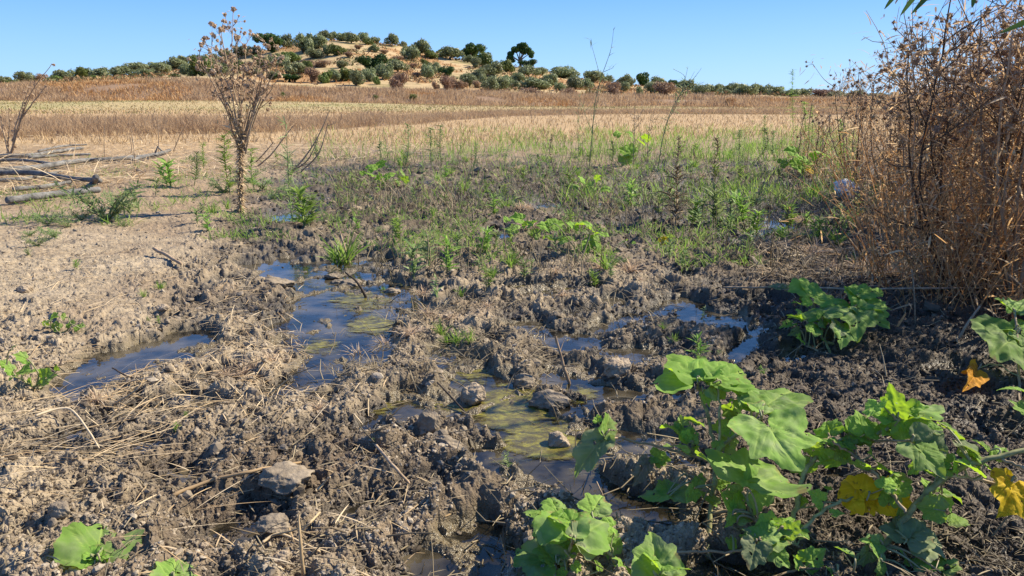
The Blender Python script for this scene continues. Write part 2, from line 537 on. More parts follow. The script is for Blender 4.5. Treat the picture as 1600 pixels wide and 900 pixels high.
M['stem_green'] = veg('green_stem', [(.20, .20, .08), (.28, .27, .12)], 0, .6, noise=90)
M['stem_brown'] = veg('tan_stem', [(.26, .19, .11), (.34, .26, .16)], 0, .7, noise=40)
M['petiole'] = veg('petiole', [(.20, .22, .10), (.30, .30, .16), (.28, .21, .13)], .1, .6)
M['stick'] = veg('stick', [(.24, .165, .105), (.38, .28, .185)], 0, .85, noise=50)
M['stick_dark'] = veg('dark_stick', [(.04, .03, .022), (.07, .05, .04)], 0, .7, noise=50)
M['reed'] = veg('reed_leaf', [(.07, .13, .03), (.12, .20, .05)], .4, .5)

def leaf_mat(name, top, under, through, spots=None, trans=.42, rough=.72, dust=.62):
    m, nt, out = new_mat(name)
    N = nt.nodes.new; L = nt.links.new
    tx = N("ShaderNodeTexCoord")
    nz = N("ShaderNodeTexNoise"); nz.inputs['Scale'].default_value = 22; nz.inputs['Detail'].default_value = 5
    L(tx.outputs['Object'], nz.inputs['Vector'])
    oi = N("ShaderNodeObjectInfo")
    geo = N("ShaderNodeNewGeometry")
    mixb = N("ShaderNodeMix"); mixb.data_type = 'RGBA'
    mixb.inputs[6].default_value = (*top, 1); mixb.inputs[7].default_value = (*under, 1)
    L(geo.outputs['Backfacing'], mixb.inputs[0])
    # dust in patches
    md = N("ShaderNodeMix"); md.data_type = 'RGBA'
    mr = N("ShaderNodeMapRange"); mr.inputs[1].default_value = .45; mr.inputs[2].default_value = .75; mr.inputs[4].default_value = dust
    L(nz.outputs[0], mr.inputs[0]); L(mr.outputs[0], md.inputs[0]); L(mixb.outputs[2], md.inputs[6])
    md.inputs[7].default_value = (.31, .33, .20, 1)
    col = md.outputs[2]
    if spots:
        n2 = N("ShaderNodeTexNoise"); n2.inputs['Scale'].default_value = 70; n2.inputs['Detail'].default_value = 4
        L(tx.outputs['Object'], n2.inputs['Vector'])
        r2 = N("ShaderNodeMapRange"); r2.inputs[1].default_value = .60; r2.inputs[2].default_value = .66
        L(n2.outputs[0], r2.inputs[0])
        ms = N("ShaderNodeMix"); ms.data_type = 'RGBA'; ms.inputs[7].default_value = (*spots, 1)
        L(r2.outputs[0], ms.inputs[0]); L(col, ms.inputs[6]); col = ms.outputs[2]
    # browned, nibbled-looking margins and blotches
    ea = attr(nt, 'edge'); n5 = N("ShaderNodeTexNoise"); n5.inputs['Scale'].default_value = 34; n5.inputs['Detail'].default_value = 4
    L(tx.outputs['Object'], n5.inputs['Vector'])
    s5 = N("ShaderNodeMath"); s5.operation = 'MULTIPLY_ADD'; s5.inputs[1].default_value = .55; L(ea.outputs['Fac'], s5.inputs[0]); L(n5.outputs[0], s5.inputs[2])
    r5 = N("ShaderNodeMapRange"); r5.inputs[1].default_value = 1.10; r5.inputs[2].default_value = 1.17; r5.inputs[4].default_value = .85; L(s5.outputs[0], r5.inputs[0])
    m5 = N("ShaderNodeMix"); m5.data_type = 'RGBA'; m5.inputs[7].default_value = (.24, .17, .085, 1); L(r5.outputs[0], m5.inputs[0]); L(col, m5.inputs[6]); col = m5.outputs[2]
    # veins a little paler
    va = attr(nt, 'vein')
    mv = N("ShaderNodeMix"); mv.data_type = 'RGBA'; mv.blend_type = 'MIX'
    vm = N("ShaderNodeMath"); vm.operation = 'MULTIPLY'; vm.inputs[1].default_value = .75
    L(va.outputs['Fac'], vm.inputs[0]); L(vm.outputs[0], mv.inputs[0]); L(col, mv.inputs[6])
    mv.inputs[7].default_value = (min(1, top[0] * 2.0 + .03), min(1, top[1] * 1.55 + .03), top[2] * 1.8 + .02, 1)
    h = N("ShaderNodeHueSaturation")
    m1 = N("ShaderNodeMapRange"); m1.inputs[3].default_value = .78; m1.inputs[4].default_value = 1.2
    L(oi.outputs['Random'], m1.inputs[0]); L(m1.outputs[0], h.inputs['Value'])
    L(mv.outputs[2], h.inputs['Color'])
    p = N("ShaderNodeBsdfPrincipled"); p.inputs['Roughness'].default_value = rough
    p.inputs['Specular IOR Level'].default_value = .18
    L(h.outputs[0], p.inputs['Base Color'])
    bp = N("ShaderNodeBump"); bp.inputs['Strength'].default_value = .5; bp.inputs['Distance'].default_value = .002
    n3 = N("ShaderNodeTexNoise"); n3.inputs['Scale'].default_value = 90; n3.inputs['Detail'].default_value = 6
    L(tx.outputs['Object'], n3.inputs['Vector'])
    sb = N("ShaderNodeMath"); sb.operation = 'SUBTRACT'; L(n3.outputs[0], sb.inputs[0]); L(va.outputs['Fac'], sb.inputs[1])
    L(sb.outputs[0], bp.inputs['Height']); L(bp.outputs[0], p.inputs['Normal'])
    t = N("ShaderNodeBsdfTranslucent"); t.inputs['Color'].default_value = (*through, 1)
    mx = N("ShaderNodeMixShader"); mx.inputs[0].default_value = trans
    L(p.outputs[0], mx.inputs[1]); L(t.outputs[0], mx.inputs[2])
    # a few insect holes
    nh = N("ShaderNodeTexNoise"); nh.inputs['Scale'].default_value = 60; nh.inputs['Detail'].default_value = 1; L(tx.outputs['Object'], nh.inputs['Vector'])
    rh = N("ShaderNodeMath"); rh.operation = 'GREATER_THAN'; rh.inputs[1].default_value = .74; L(nh.outputs[0], rh.inputs[0])
    th_ = N("ShaderNodeBsdfTransparent"); mh = N("ShaderNodeMixShader")
    L(rh.outputs[0], mh.inputs[0]); L(mx.outputs[0], mh.inputs[1]); L(th_.outputs[0], mh.inputs[2]); L(mh.outputs[0], out.inputs[0])
    return m
M['leaf'] = leaf_mat('gourd_leaf', (.165, .29, .055), (.25, .34, .11), (.38, .56, .03), trans=.38)
M['leaf_fresh'] = leaf_mat('young_leaf', (.20, .35, .06), (.24, .36, .11), (.42, .64, .03), dust=.12)
M['leaf_dusty'] = leaf_mat('dusty_leaf', (.17, .22, .10), (.20, .22, .14), (.22, .32, .05), dust=.75)
M['leaf_yellow'] = leaf_mat('yellow_leaf', (.62, .42, .012), (.60, .42, .03), (.80, .55, .01), spots=(.16, .12, .02), dust=.05)
M['leaf_orange'] = leaf_mat('orange_leaf', (.62, .28, .02), (.6, .28, .03), (.8, .38, .01), spots=(.25, .08, .01), dust=.05)
M['leaf_brown'] = leaf_mat('withered_leaf', (.17, .14, .09), (.24, .20, .14), (.22, .17, .08), dust=.5, trans=.2)

def mat_ground():
    m, nt, out = new_mat('earth')
    N = nt.nodes.new; L = nt.links.new
    c = attr(nt, 'col'); w = attr(nt, 'wet')
    tx = N("ShaderNodeTexCoord")
    nz = N("ShaderNodeTexNoise"); nz.inputs['Scale'].default_value = 45; nz.inputs['Detail'].default_value = 6; nz.inputs['Roughness'].default_value = .65
    L(tx.outputs['Object'], nz.inputs['Vector'])
    mr = N("ShaderNodeMapRange"); mr.inputs[1].default_value = .3; mr.inputs[2].default_value = .7; mr.inputs[3].default_value = .72; mr.inputs[4].default_value = 1.28
    L(nz.outputs[0], mr.inputs[0])
    sc = N("ShaderNodeVectorMath"); sc.operation = 'SCALE'
    L(c.outputs['Color'], sc.inputs[0]); L(mr.outputs[0], sc.inputs['Scale'])
    p = N("ShaderNodeBsdfPrincipled")
    L(sc.outputs[0], p.inputs['Base Color'])
    rr = N("ShaderNodeMapRange"); rr.inputs[3].default_value = .92; rr.inputs[4].default_value = .28
    L(w.outputs['Fac'], rr.inputs[0]); L(rr.outputs[0], p.inputs['Roughness'])
    ss = N("ShaderNodeMapRange"); ss.inputs[3].default_value = .12; ss.inputs[4].default_value = .5
    L(w.outputs['Fac'], ss.inputs[0]); L(ss.outputs[0], p.inputs['Specular IOR Level'])
    n2 = N("ShaderNodeTexNoise"); n2.inputs['Scale'].default_value = 260; n2.inputs['Detail'].default_value = 4
    L(tx.outputs['Object'], n2.inputs['Vector'])
    bp = N("ShaderNodeBump"); bp.inputs['Strength'].default_value = .8; bp.inputs['Distance'].default_value = .004
    L(n2.outputs[0], bp.inputs['Height'])
    n4 = N("ShaderNodeTexNoise"); n4.inputs['Scale'].default_value = 55; n4.inputs['Detail'].default_value = 5; n4.inputs['Roughness'].default_value = .6
    L(tx.outputs['Object'], n4.inputs['Vector'])
    bq = N("ShaderNodeBump"); bq.inputs['Strength'].default_value = .9; bq.inputs['Distance'].default_value = .014
    L(n4.outputs[0], bq.inputs['Height']); L(bq.outputs[0], bp.inputs['Normal'])
    L(bp.outputs[0], p.inputs['Normal'])
    L(p.outputs[0], out.inputs[0])
    return m
M['earth'] = mat_ground()

def mat_water():
    m, nt, out = new_mat('puddle_water')
    N = nt.nodes.new; L = nt.links.new
    tx = N("ShaderNodeTexCoord")
    nz = N("ShaderNodeTexNoise"); nz.inputs['Scale'].default_value = 28; nz.inputs['Detail'].default_value = 2
    L(tx.outputs['Object'], nz.inputs['Vector'])
    bp = N("ShaderNodeBump"); bp.inputs['Strength'].default_value = .25; bp.inputs['Distance'].default_value = .004
    L(nz.outputs[0], bp.inputs['Height'])
    gl = N("ShaderNodeBsdfGlossy"); gl.inputs['Roughness'].default_value = .03; gl.inputs['Color'].default_value = (1, 1, 1, 1)
    L(bp.outputs[0], gl.inputs['Normal'])
    tr = N("ShaderNodeBsdfTransparent"); tr.inputs['Color'].default_value = (.80, .74, .60, 1)
    fr = N("ShaderNodeFresnel"); fr.inputs['IOR'].default_value = 1.42; L(bp.outputs[0], fr.inputs['Normal'])
    df = N("ShaderNodeBsdfDiffuse"); df.inputs['Color'].default_value = (.14, .115, .075, 1)
    m0 = N("ShaderNodeMixShader"); m0.inputs[0].default_value = .30
    n9 = N('ShaderNodeTexNoise'); n9.inputs['Scale'].default_value = 7; n9.inputs['Detail'].default_value = 5; L(tx.outputs['Object'], n9.inputs['Vector'])
    r9 = N('ShaderNodeMapRange'); r9.inputs[1].default_value = .42; r9.inputs[2].default_value = .62; r9.inputs[3].default_value = .08; r9.inputs[4].default_value = .62; L(n9.outputs[0], r9.inputs[0]); L(r9.outputs[0], m0.inputs[0])
    L(tr.outputs[0], m0.inputs[1]); L(df.outputs[0], m0.inputs[2])
    mx = N("ShaderNodeMixShader"); L(fr.outputs[0], mx.inputs[0]); L(m0.outputs[0], mx.inputs[1]); L(gl.outputs[0], mx.inputs[2])
    L(mx.outputs[0], out.inputs[0])
    return m
M['water'] = mat_water()

def mat_algae():
    m, nt, out = new_mat('algae')
    N = nt.nodes.new; L = nt.links.new
    tx = N("ShaderNodeTexCoord")
    nz = N("ShaderNodeTexNoise"); nz.inputs['Scale'].default_value = 13; nz.inputs['Detail'].default_value = 10; nz.inputs['Roughness'].default_value = .78; nz.inputs['Distortion'].default_value = .5
    mp = N("ShaderNodeMapping"); mp.inputs['Rotation'].default_value = (0, 0, -.5); mp.inputs['Scale'].default_value = (.8, 1.3, 1)
    L(tx.outputs['Object'], mp.inputs['Vector']); L(mp.outputs[0], nz.inputs['Vector'])
    a = attr(nt, 'cover')
    add = N("ShaderNodeMath"); add.operation = 'ADD'; L(nz.outputs[0], add.inputs[0]); L(a.outputs['Fac'], add.inputs[1])
    mr = N("ShaderNodeMapRange"); mr.inputs[1].default_value = .84; mr.inputs[2].default_value = .96; L(add.outputs[0], mr.inputs[0])
    n2 = N("ShaderNodeTexNoise"); n2.inputs['Scale'].default_value = 30; n2.inputs['Detail'].default_value = 10; n2.inputs['Roughness'].default_value = .78; n2.inputs['Distortion'].default_value = .4
    L(mp.outputs[0], n2.inputs['Vector'])
    r = ramp(nt, [(.035, .028, .014), (.085, .068, .02), (.20, .175, .026), (.38, .37, .05)], n2.outputs[0])
    r.color_ramp.elements[0].position = .3; r.color_ramp.elements[1].position = .45; r.color_ramp.elements[2].position = .58; r.color_ramp.elements[3].position = .72
    p = N("ShaderNodeBsdfPrincipled"); p.inputs['Roughness'].default_value = .35
    L(r.outputs[0], p.inputs['Base Color'])
    bp = N("ShaderNodeBump"); bp.inputs['Strength'].default_value = .6; bp.inputs['Distance'].default_value = .004
    L(n2.outputs[0], bp.inputs['Height']); L(bp.outputs[0], p.inputs['Normal'])
    tr = N("ShaderNodeBsdfTransparent")
    mx = N("ShaderNodeMixShader"); L(mr.outputs[0], mx.inputs[0]); L(tr.outputs[0], mx.inputs[1]); L(p.outputs[0], mx.inputs[2])
    L(mx.outputs[0], out.inputs[0])
    return m
M['algae'] = mat_algae()

def rocky(name, a, b, sc=20, bump=.01, rough=.9):
    m, nt, out = new_mat(name)
    N = nt.nodes.new; L = nt.links.new
    tx = N("ShaderNodeTexCoord")
    nz = N("ShaderNodeTexNoise"); nz.inputs['Scale'].default_value = sc; nz.inputs['Detail'].default_value = 8; nz.inputs['Roughness'].default_value = .7
    L(tx.outputs['Object'], nz.inputs['Vector'])
    r = ramp(nt, [a, b], nz.outputs[0]); r.color_ramp.elements[0].position = .32; r.color_ramp.elements[1].position = .68
    p = N("ShaderNodeBsdfPrincipled"); p.inputs['Roughness'].default_value = rough; L(r.outputs[0], p.inputs['Base Color'])
    p.inputs['Specular IOR Level'].default_value = .15
    n2 = N("ShaderNodeTexNoise"); n2.inputs['Scale'].default_value = sc * 5; n2.inputs['Detail'].default_value = 5
    L(tx.outputs['Object'], n2.inputs['Vector'])
    bp = N("ShaderNodeBump"); bp.inputs['Strength'].default_value = .8; bp.inputs['Distance'].default_value = bump
    L(n2.outputs[0], bp.inputs['Height']); L(bp.outputs[0], p.inputs['Normal'])
    L(p.outputs[0], out.inputs[0])
    return m
M['stone'] = rocky('grey_stone', (.13, .115, .095), (.33, .30, .255))
M['tan_stone'] = rocky('tan_stone', (.20, .15, .10), (.42, .34, .25))
M['clod'] = rocky('dry_mud_clod', (.12, .095, .070), (.30, .245, .18), 30, .004)
M['charred'] = rocky('charred_wood', (.04, .039, .039), (.25, .24, .225), 12, .008)
M['plastic'] = rocky('white_plastic', (.80, .79, .76), (.90, .89, .87), 14, .004, .4)

# ------------------------------------------------------------------ ground sheet
def build_ground():
    a_m = np.arctan(np.linspace(-1010, 1010, 1500) / F / .97)
    a_d = np.concatenate([np.linspace(-1.35, a_m[0], 260)[:-1], a_m, np.linspace(a_m[-1], 1.35, 260)[1:]])
    a_c = np.linspace(a_d[-1], 2 * np.pi + a_d[0], 74)[1:-1]
    th = np.concatenate([a_d, a_c])
    py = np.arange(1010, 184, -1.12)
    yr = CAM_H / np.tan(PITCH - np.arctan((450.0 - py) / F))
    r = np.concatenate([np.geomspace(.05, .895, 60), yr[yr > .9], np.geomspace(yr[-1] * 1.01, 58, 70), np.linspace(58.5, 70, 40),
                        np.linspace(70.6, 92, 50), np.linspace(92.5, 176, 150), np.linspace(178, 300, 24), np.geomspace(320, 7000, 14)])
    R, TH = np.meshgrid(r, th, indexing='ij')
    X = R * np.sin(TH); Y = R * np.cos(TH)
    nr, nc = X.shape
    Xf, Yf = X.ravel(), Y.ravel()
    Z, wet, mud, crust, u, v = ground_h(Xf, Yf, True)
    # colours: what the earth itself is like
    n1 = fbm(Xf * 1.7, Yf * 1.7, 70, 4); n2 = fbm(Xf * 7, Yf * 7, 75, 4); n3 = fbm(Xf * .08, Yf * .08, 78, 4); n4 = fbm(Xf * .5, Yf * .5, 79, 4)
    def mixc(c, d, t):
        return c * (1 - t[:, None]) + np.array(d) * t[:, None]
    C = np.tile(np.array([.335, .268, .185]), (len(Xf), 1))                     # pale dried crust
    C = mixc(C, (.38, .305, .215), sstep(.0, .5, n1 + .5 * n2) * (1 - .6 * mud) * .8)
    C = mixc(C, (.22, .16, .108), sstep(.0, .35, -n1) * .6)
    C = mixc(C, (.19, .148, .105), sstep(.02, .30, n2) * .5)
    # wet low-lying mud, with the shade of its crevices painted into the colour
    rel = Z - (.012)
    pale = sstep(430, 560, v) * (1 - sstep(850, 1150, u))
    margin = crust * (1 - sstep(.012, .040, Z))
    damp_shade = mud * (1 - sstep(.002 - .012 * pale, .042 - .018 * pale, rel + .016 * n2 + .010 * n1))
    damp_shade = np.maximum(damp_shade, margin * .9)
    dk = mud * sstep(1020, 1180, u + 160 * n1 - (v - 420) * .25) * sstep(330, 420, v)     # wet earth to the right, the shrubs' shadow painted in with it
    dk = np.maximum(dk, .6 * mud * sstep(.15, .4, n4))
    C = mixc(C, (.046, .038, .029), np.clip(damp_shade * .97, 0, 1))
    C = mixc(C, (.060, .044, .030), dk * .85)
    C = mixc(C, (.15, .115, .06), wet * .85)
    wetv = np.clip(np.maximum(damp_shade * .75, wet), 0, 1)
    wetv = np.maximum(wetv, dk * .35)
    # rougher greyer trampled ground farther off is dark between its pale tops
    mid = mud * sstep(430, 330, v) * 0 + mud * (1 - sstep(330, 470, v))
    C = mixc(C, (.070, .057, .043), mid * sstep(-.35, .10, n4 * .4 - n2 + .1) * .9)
    # reddish dung-dark patch and brown soil lower left
    lb = sstep(620, 700, v) * (1 - sstep(560, 740, u)) * sstep(120, 300, u) * sstep(-.15, .25, n1 + .3 * n2)
    C = mixc(C, (.105, .072, .048), lb * .6)
    # fields
    C = mixc(C, (.27, .19, .12), (1 - mud) * sstep(360, 300, v) * 0 + (1 - mud) * (1 - sstep(290, 420, v)) * .75)
    fl = sstep(9.5, 14, Yf + 2.0 * n4 * 1.5 - np.clip((u - 500) / 300, -1, 3) * 1.0)
    C = mixc(C, (.40, .28, .155), fl)
    C = mixc(C, (.29, .195, .115), fl * sstep(.0, .5, n1) * .6)
    straw_l = sstep(200, 100, v * 0 + 0) * 0
    hill = sstep(84, 92, Yf)
    C = mixc(C, (.42, .31, .17), hill)
    C = mixc(C, (.32, .18, .08), hill * sstep(.0, .2, n3 + .3 * n4) * .9)
    C = mixc(C, (.17, .15, .065), hill * sstep(.10, .30, -n3 + .3 * n4) * .8)
    bank = sstep(59, 62, Yf) * (1 - sstep(80, 90, Yf))
    C = mixc(C, (.25, .165, .105), bank)
    ua = np.clip(800 + F * Xf / (np.maximum(Yf, 1) * .97), -300, 1500)
    yb = np.interp(ua, [-200, 0, 420, 650, 800, 1000, 1400], [13, 13.4, 15.2, 20.0, 29, 33, 31])
    C = mixc(C, (.20, .13, .085), sstep(0, 1.2, Yf - yb) * (1 - sstep(6, 8, Yf - yb)) * .85)
    gr = sstep(36, 40, Yf) * (1 - sstep(56, 59, Yf))
    C = mixc(C, (.37, .29, .15), gr * .85)
    C = mixc(C, (.30, .27, .12), gr * sstep(.0, .3, n3 + n4 * .5) * .6)
    far = sstep(300, 500, Yf)
    C = mixc(C, (.30, .26, .17), far)
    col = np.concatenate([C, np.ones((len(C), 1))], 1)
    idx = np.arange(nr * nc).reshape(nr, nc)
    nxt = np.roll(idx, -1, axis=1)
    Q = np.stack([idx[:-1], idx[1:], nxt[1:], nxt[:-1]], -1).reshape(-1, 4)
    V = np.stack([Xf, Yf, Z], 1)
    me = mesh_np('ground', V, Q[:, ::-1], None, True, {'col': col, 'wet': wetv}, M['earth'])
    o = link('ground', me); tag(o, kind='structure')
    return o
build_ground()

def build_water():
    xs = np.linspace(-3.2, 4.4, 260); ys = np.linspace(.95, 9.0, 300)
    X, Y = np.meshgrid(xs, ys)
    V = np.stack([X.ravel(), Y.ravel(), np.zeros(X.size)], 1)
    idx = np.arange(X.size).reshape(X.shape)
    Q = np.stack([idx[:-1, :-1], idx[:-1, 1:], idx[1:, 1:], idx[1:, :-1]], -1).reshape(-1, 4)
    me = mesh_np('puddle_water', V, Q, None, True, None, M['water'])
    tag(link('puddle_water', me), kind='structure')
    # algae mats floating at the surface, thicker down the middle channel
    xs = np.linspace(-1.6, 1.6, 420); ys = np.linspace(1.15, 4.4, 520)
    X, Y = np.meshgrid(xs, ys)
    x, y = X.ravel(), Y.ravel()
    u, v, _ = proj(x, y, 0 * x)
    cov = np.zeros(x.shape)
    for (cx, cy, rx, ry, k) in [(700, 625, 95, 24, .50), (800, 640, 85, 50, .54), (850, 690, 80, 36, .62), (735, 585, 60, 30, .42), (800, 720, 60, 30, .36), (565, 470, 80, 30, .42), (500, 450, 60, 30, .30), (560, 415, 60, 16, .26), (585, 510, 60, 26, .46),
                                (640, 440, 40, 30, .34), (850, 447, 60, 14, .52), (500, 540, 50, 20, .42), (450, 500, 30, 40, .22), (930, 730, 80, 30, .34), (990, 690, 90, 26, .22), (1000, 780, 90, 26, .26), (720, 820, 60, 30, .16), (600, 640, 40, 14, .40), (905, 620, 50, 26, .40)]:
        q = ((u - cx) / rx) ** 2 + ((v - cy) / ry) ** 2
        cov = np.maximum(cov, k * np.exp(-q * .9))
    zz = .0025 + .0030 * np.clip(fbm(x * 20, y * 20, 90, 3), -.5, 1) * (cov > .1)
    idx = np.arange(X.size).reshape(X.shape)
    Q = np.stack([idx[:-1, :-1], idx[:-1, 1:], idx[1:, 1:], idx[1:, :-1]], -1).reshape(-1, 4)
    fc = cov[Q].max(1)
    Q = Q[fc > .12]
    used = np.unique(Q); rm = np.full(X.size, -1); rm[used] = np.arange(len(used))
    V = np.stack([x, y, np.maximum(zz, .0015)], 1)[used]
    me = mesh_np('algae', V, rm[Q], None, True, {'cover': cov[used] * 1.15}, M['algae'])
    tag(link('algae', me), 'yellow green algae scum floating on the shallow puddles', 'algae', kind='stuff')
build_water()

def stuff(name, buf, mat, label, cat, smooth=True):
    o = link(name, buf.mesh(name, mat, smooth)); tag(o, label, cat, kind='stuff')
    return o

def scatter(n, u0, u1, v0, v1, keep=None, z=.03):
    u = RS.uniform(u0, u1, n); v = RS.uniform(v0, v1, n)
    X, Y = GV(u, v, z)
    if keep is not None:
        k = keep(u, v, X, Y); X, Y, u, v = X[k], Y[k], u[k], v[k]
    return X, Y, u, v

# ------------------------------------------------------------------ loose clods of mud
def build_clods():
    V0, F0 = ico(1)
    X, Y, u, v = scatter(170000, -420, 2100, 262, 1150)
    mud = masks(u, v, X, Y); wetd = pool_depth(u, v, X, Y)
    k = (RS.rand(len(X)) < .18 + .82 * mud) & ((wetd < .012) | (RS.rand(len(X)) < .10)) & (perlin(X * 5, Y * 5, 99) > -.5)
    X, Y, u, v = X[k], Y[k], u[k], v[k]
    n = len(X)
    s = np.exp(RS.normal(math.log(.0026), .45, n)) * (0.48 + .36 * Y)
    s = np.clip(s, .0018, .024) * np.where(RS.rand(n) < .05, 1.8, 1.0)
    z = ground_h(X, Y)
    A = unit(RS.normal(0, 1, (n, 3))); B = unit(np.cross(A, RS.normal(0, 1, (n, 3)))); C = np.cross(A, B)
    sc = RS.uniform(.55, 1.25, (n, 3))
    rr = np.full((n, len(V0)), 1.3)
    for _ in range(9):
        nn = unit(RS.normal(0, 1, (n, 3)))
        c = np.einsum('vi,ni->nv', V0, nn)
        rr = np.minimum(rr, np.where(c > .15, RS.uniform(.5, .85, (n, 1)) / np.maximum(c, .15), 9))
    rr *= 1 + RS.normal(0, .05, (n, len(V0)))
    P = V0[None] * rr[:, :, None] * sc[:, None]
    P = P[:, :, 0:1] * A[:, None] + P[:, :, 1:2] * B[:, None] + P[:, :, 2:3] * C[:, None]
    P = P * s[:, None, None]
    P[:, :, 2] *= .85
    P += np.stack([X, Y, z + s * .05], 1)[:, None]
    T = (F0[None] + np.arange(n)[:, None, None] * len(V0)).reshape(-1, 3)
    # colour: wet lows, with crevice shade painted in as on the ground
    n1 = fbm(X * 1.7, Y * 1.7, 70, 4); n2 = fbm(X * 7, Y * 7, 75, 4)
    pale = sstep(430, 560, v) * (1 - sstep(850, 1150, u))
    _, brc = pool_depth(u, v, X, Y, True)
    damp_shade = 1 - sstep(.006 - .012 * pale, .060 - .02 * pale, z + .016 * n2 + .01 * n1)
    damp_shade = np.maximum(damp_shade, brc * (1 - sstep(.015, .045, z)) * .9)
    dk = sstep(1020, 1180, u + 160 * n1 - (v - 420) * .25) * sstep(330, 420, v)  # wet right side, shrub shadow painted into the crumbs too
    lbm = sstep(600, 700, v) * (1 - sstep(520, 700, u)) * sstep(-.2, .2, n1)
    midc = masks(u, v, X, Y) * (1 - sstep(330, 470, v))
    rn = np.clip(RS.uniform(.35, 1, n) - .28 * midc - .4 * lbm - .55 * damp_shade - .45 * dk, 0, 1)
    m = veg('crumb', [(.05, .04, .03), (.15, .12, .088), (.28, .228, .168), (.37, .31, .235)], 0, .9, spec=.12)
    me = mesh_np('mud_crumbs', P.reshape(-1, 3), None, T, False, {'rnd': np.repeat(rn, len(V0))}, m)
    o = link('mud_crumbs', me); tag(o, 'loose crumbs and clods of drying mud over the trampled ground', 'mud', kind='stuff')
build_clods()

# ------------------------------------------------------------------ litter, straw, grass, field weeds (uncountable)
def lay(n, u0, u1, v0, v1, Lr, Wr, keep=None, lift=.006, up=.12, ang=None, bend=.12):
    X, Y, u, v = scatter(n, u0, u1, v0, v1, keep)
    n = len(X)
    z = ground_h(X, Y)
    a = RS.uniform(0, 2 * np.pi, n) if ang is None else RS.normal(ang, .5, n)
    e = RS.normal(.0, up, n)
    D = np.stack([np.cos(a) * np.cos(e), np.sin(a) * np.cos(e), np.sin(e)], 1)
    L = RS.uniform(Lr[0], Lr[1], n)
    return np.stack([X, Y, z + lift + np.abs(np.sin(e)) * .0], 1), D, L, RS.uniform(Wr[0], Wr[1], n)

def upright(n, u0, u1, v0, v1, hr, wr, keep=None, lean=.3, wscale=True):
    X, Y, u, v = scatter(n, u0, u1, v0, v1, keep)
    n = len(X); z = ground_h(X, Y)
    D = unit(np.stack([RS.normal(0, lean, n), RS.normal(0, lean, n), np.ones(n)], 1))
    return np.stack([X, Y, z - .005], 1), D, RS.uniform(hr[0], hr[1], n), RS.uniform(wr[0], wr[1], n), u, v

def build_litter():
    b = Buf()
    kp = lambda u, v, X, Y: (pool_depth(u, v, X, Y) < .012) & (perlin(X * 4, Y * 4, 101) > -.15)
    B, D, L, W = lay(15000, -420, 2100, 262, 1150, (.008, .04), (.001, .0026), kp, .008, .25)
    blades(b, B, D, L, W, .25, 3)
    B, D, L, W = lay(2600, 520, 860, 470, 600, (.02, .08), (.001, .003), lambda u, v, X, Y: perlin(X * 5, Y * 5, 103) > .05, .012, .5)
    blades(b, B, D, L, W, .4, 3)
    B, D, L, W = lay(1500, 380, 1660, 300, 900, (.03, .12), (.0016, .0034), lambda u, v, X, Y: perlin(X * 3, Y * 3, 104) > -.1, .014, .45)
    tubes(b, np.stack([B, B + D * L[:, None] * .5 + RS.normal(0, .004, B.shape), B + D * L[:, None] + RS.normal(0, .006, B.shape)], 1), np.stack([W * .6, W * .5, W * .3], 1), 4)
    B, D, L, W, uu, vv = upright(1100, 520, 1400, 240, 440, (.06, .24), (.001, .002), lambda u, v, X, Y: perlin(X * 1.5, Y * 1.5, 107) > -.1, .35)
    tubes(b, np.stack([B, B + D * L[:, None] * .5 + RS.normal(0, .008, B.shape), B + D * L[:, None] + RS.normal(0, .012, B.shape)], 1), np.stack([W, W * .8, W * .5], 1) * (1 + B[:, 1:2] * .12), 4)
    stuff('plant_litter', b, M['straw_dark'], 'brown bits of dead stalk and root strewn over the mud', 'plant litter')
    b = Buf()
    kp = lambda u, v, X, Y: (perlin(X * 2.5, Y * 2.5, 105) > -.1) & (pool_depth(u, v, X, Y) < .01)
    B, D, L, W = lay(3600, -60, 520, 290, 640, (.03, .12), (.0014, .003), kp, .006, .12)
    blades(b, B, D, L, W, .15, 3)
    B, D, L, W = lay(760, -60, 330, 580, 860, (.03, .16), (.0009, .0024), lambda u, v, X, Y: RS.rand(len(u)) < np.exp(-((u - 70) / 150) ** 2 - ((v - 705) / 60) ** 2) + .06, .014, .20, .45)
    blades(b, B, D, L, W, .15, 5)
    B, D, L, W = lay(110, 120, 280, 590, 690, (.05, .17), (.0010, .0024), None, .02, .45, .7)
    blades(b, B, D, L, W, .3, 5)
    B, D, L, W = lay(240, 150, 700, 560, 930, (.02, .08), (.0012, .003), None, .008, .2)
    blades(b, B, D, L, W, .2, 4)
    B, D, L, W = lay(420, 340, 480, 500, 600, (.02, .07), (.001, .0022), None, .012, .8)
    blades(b, B, D, L, W, .5, 4)
    B, D, L, W = lay(15000, -100, 860, 192, 310, (.08, .36), (.003, .008), lambda u, v, X, Y: (v < 282 - np.clip((u - 300) * .1, -30, 60)) , .02, .3)
    blades(b, B, D, L, W, .2, 3)
    B, D, L, W = lay(900, 1180, 1420, 380, 440, (.05, .2), (.0014, .003), None, .015, .3)
    blades(b, B, D, L, W, .3, 4)
    stuff('straw', b, M['straw'], 'pale flattened straw lying over the dry soil', 'straw')
build_litter()

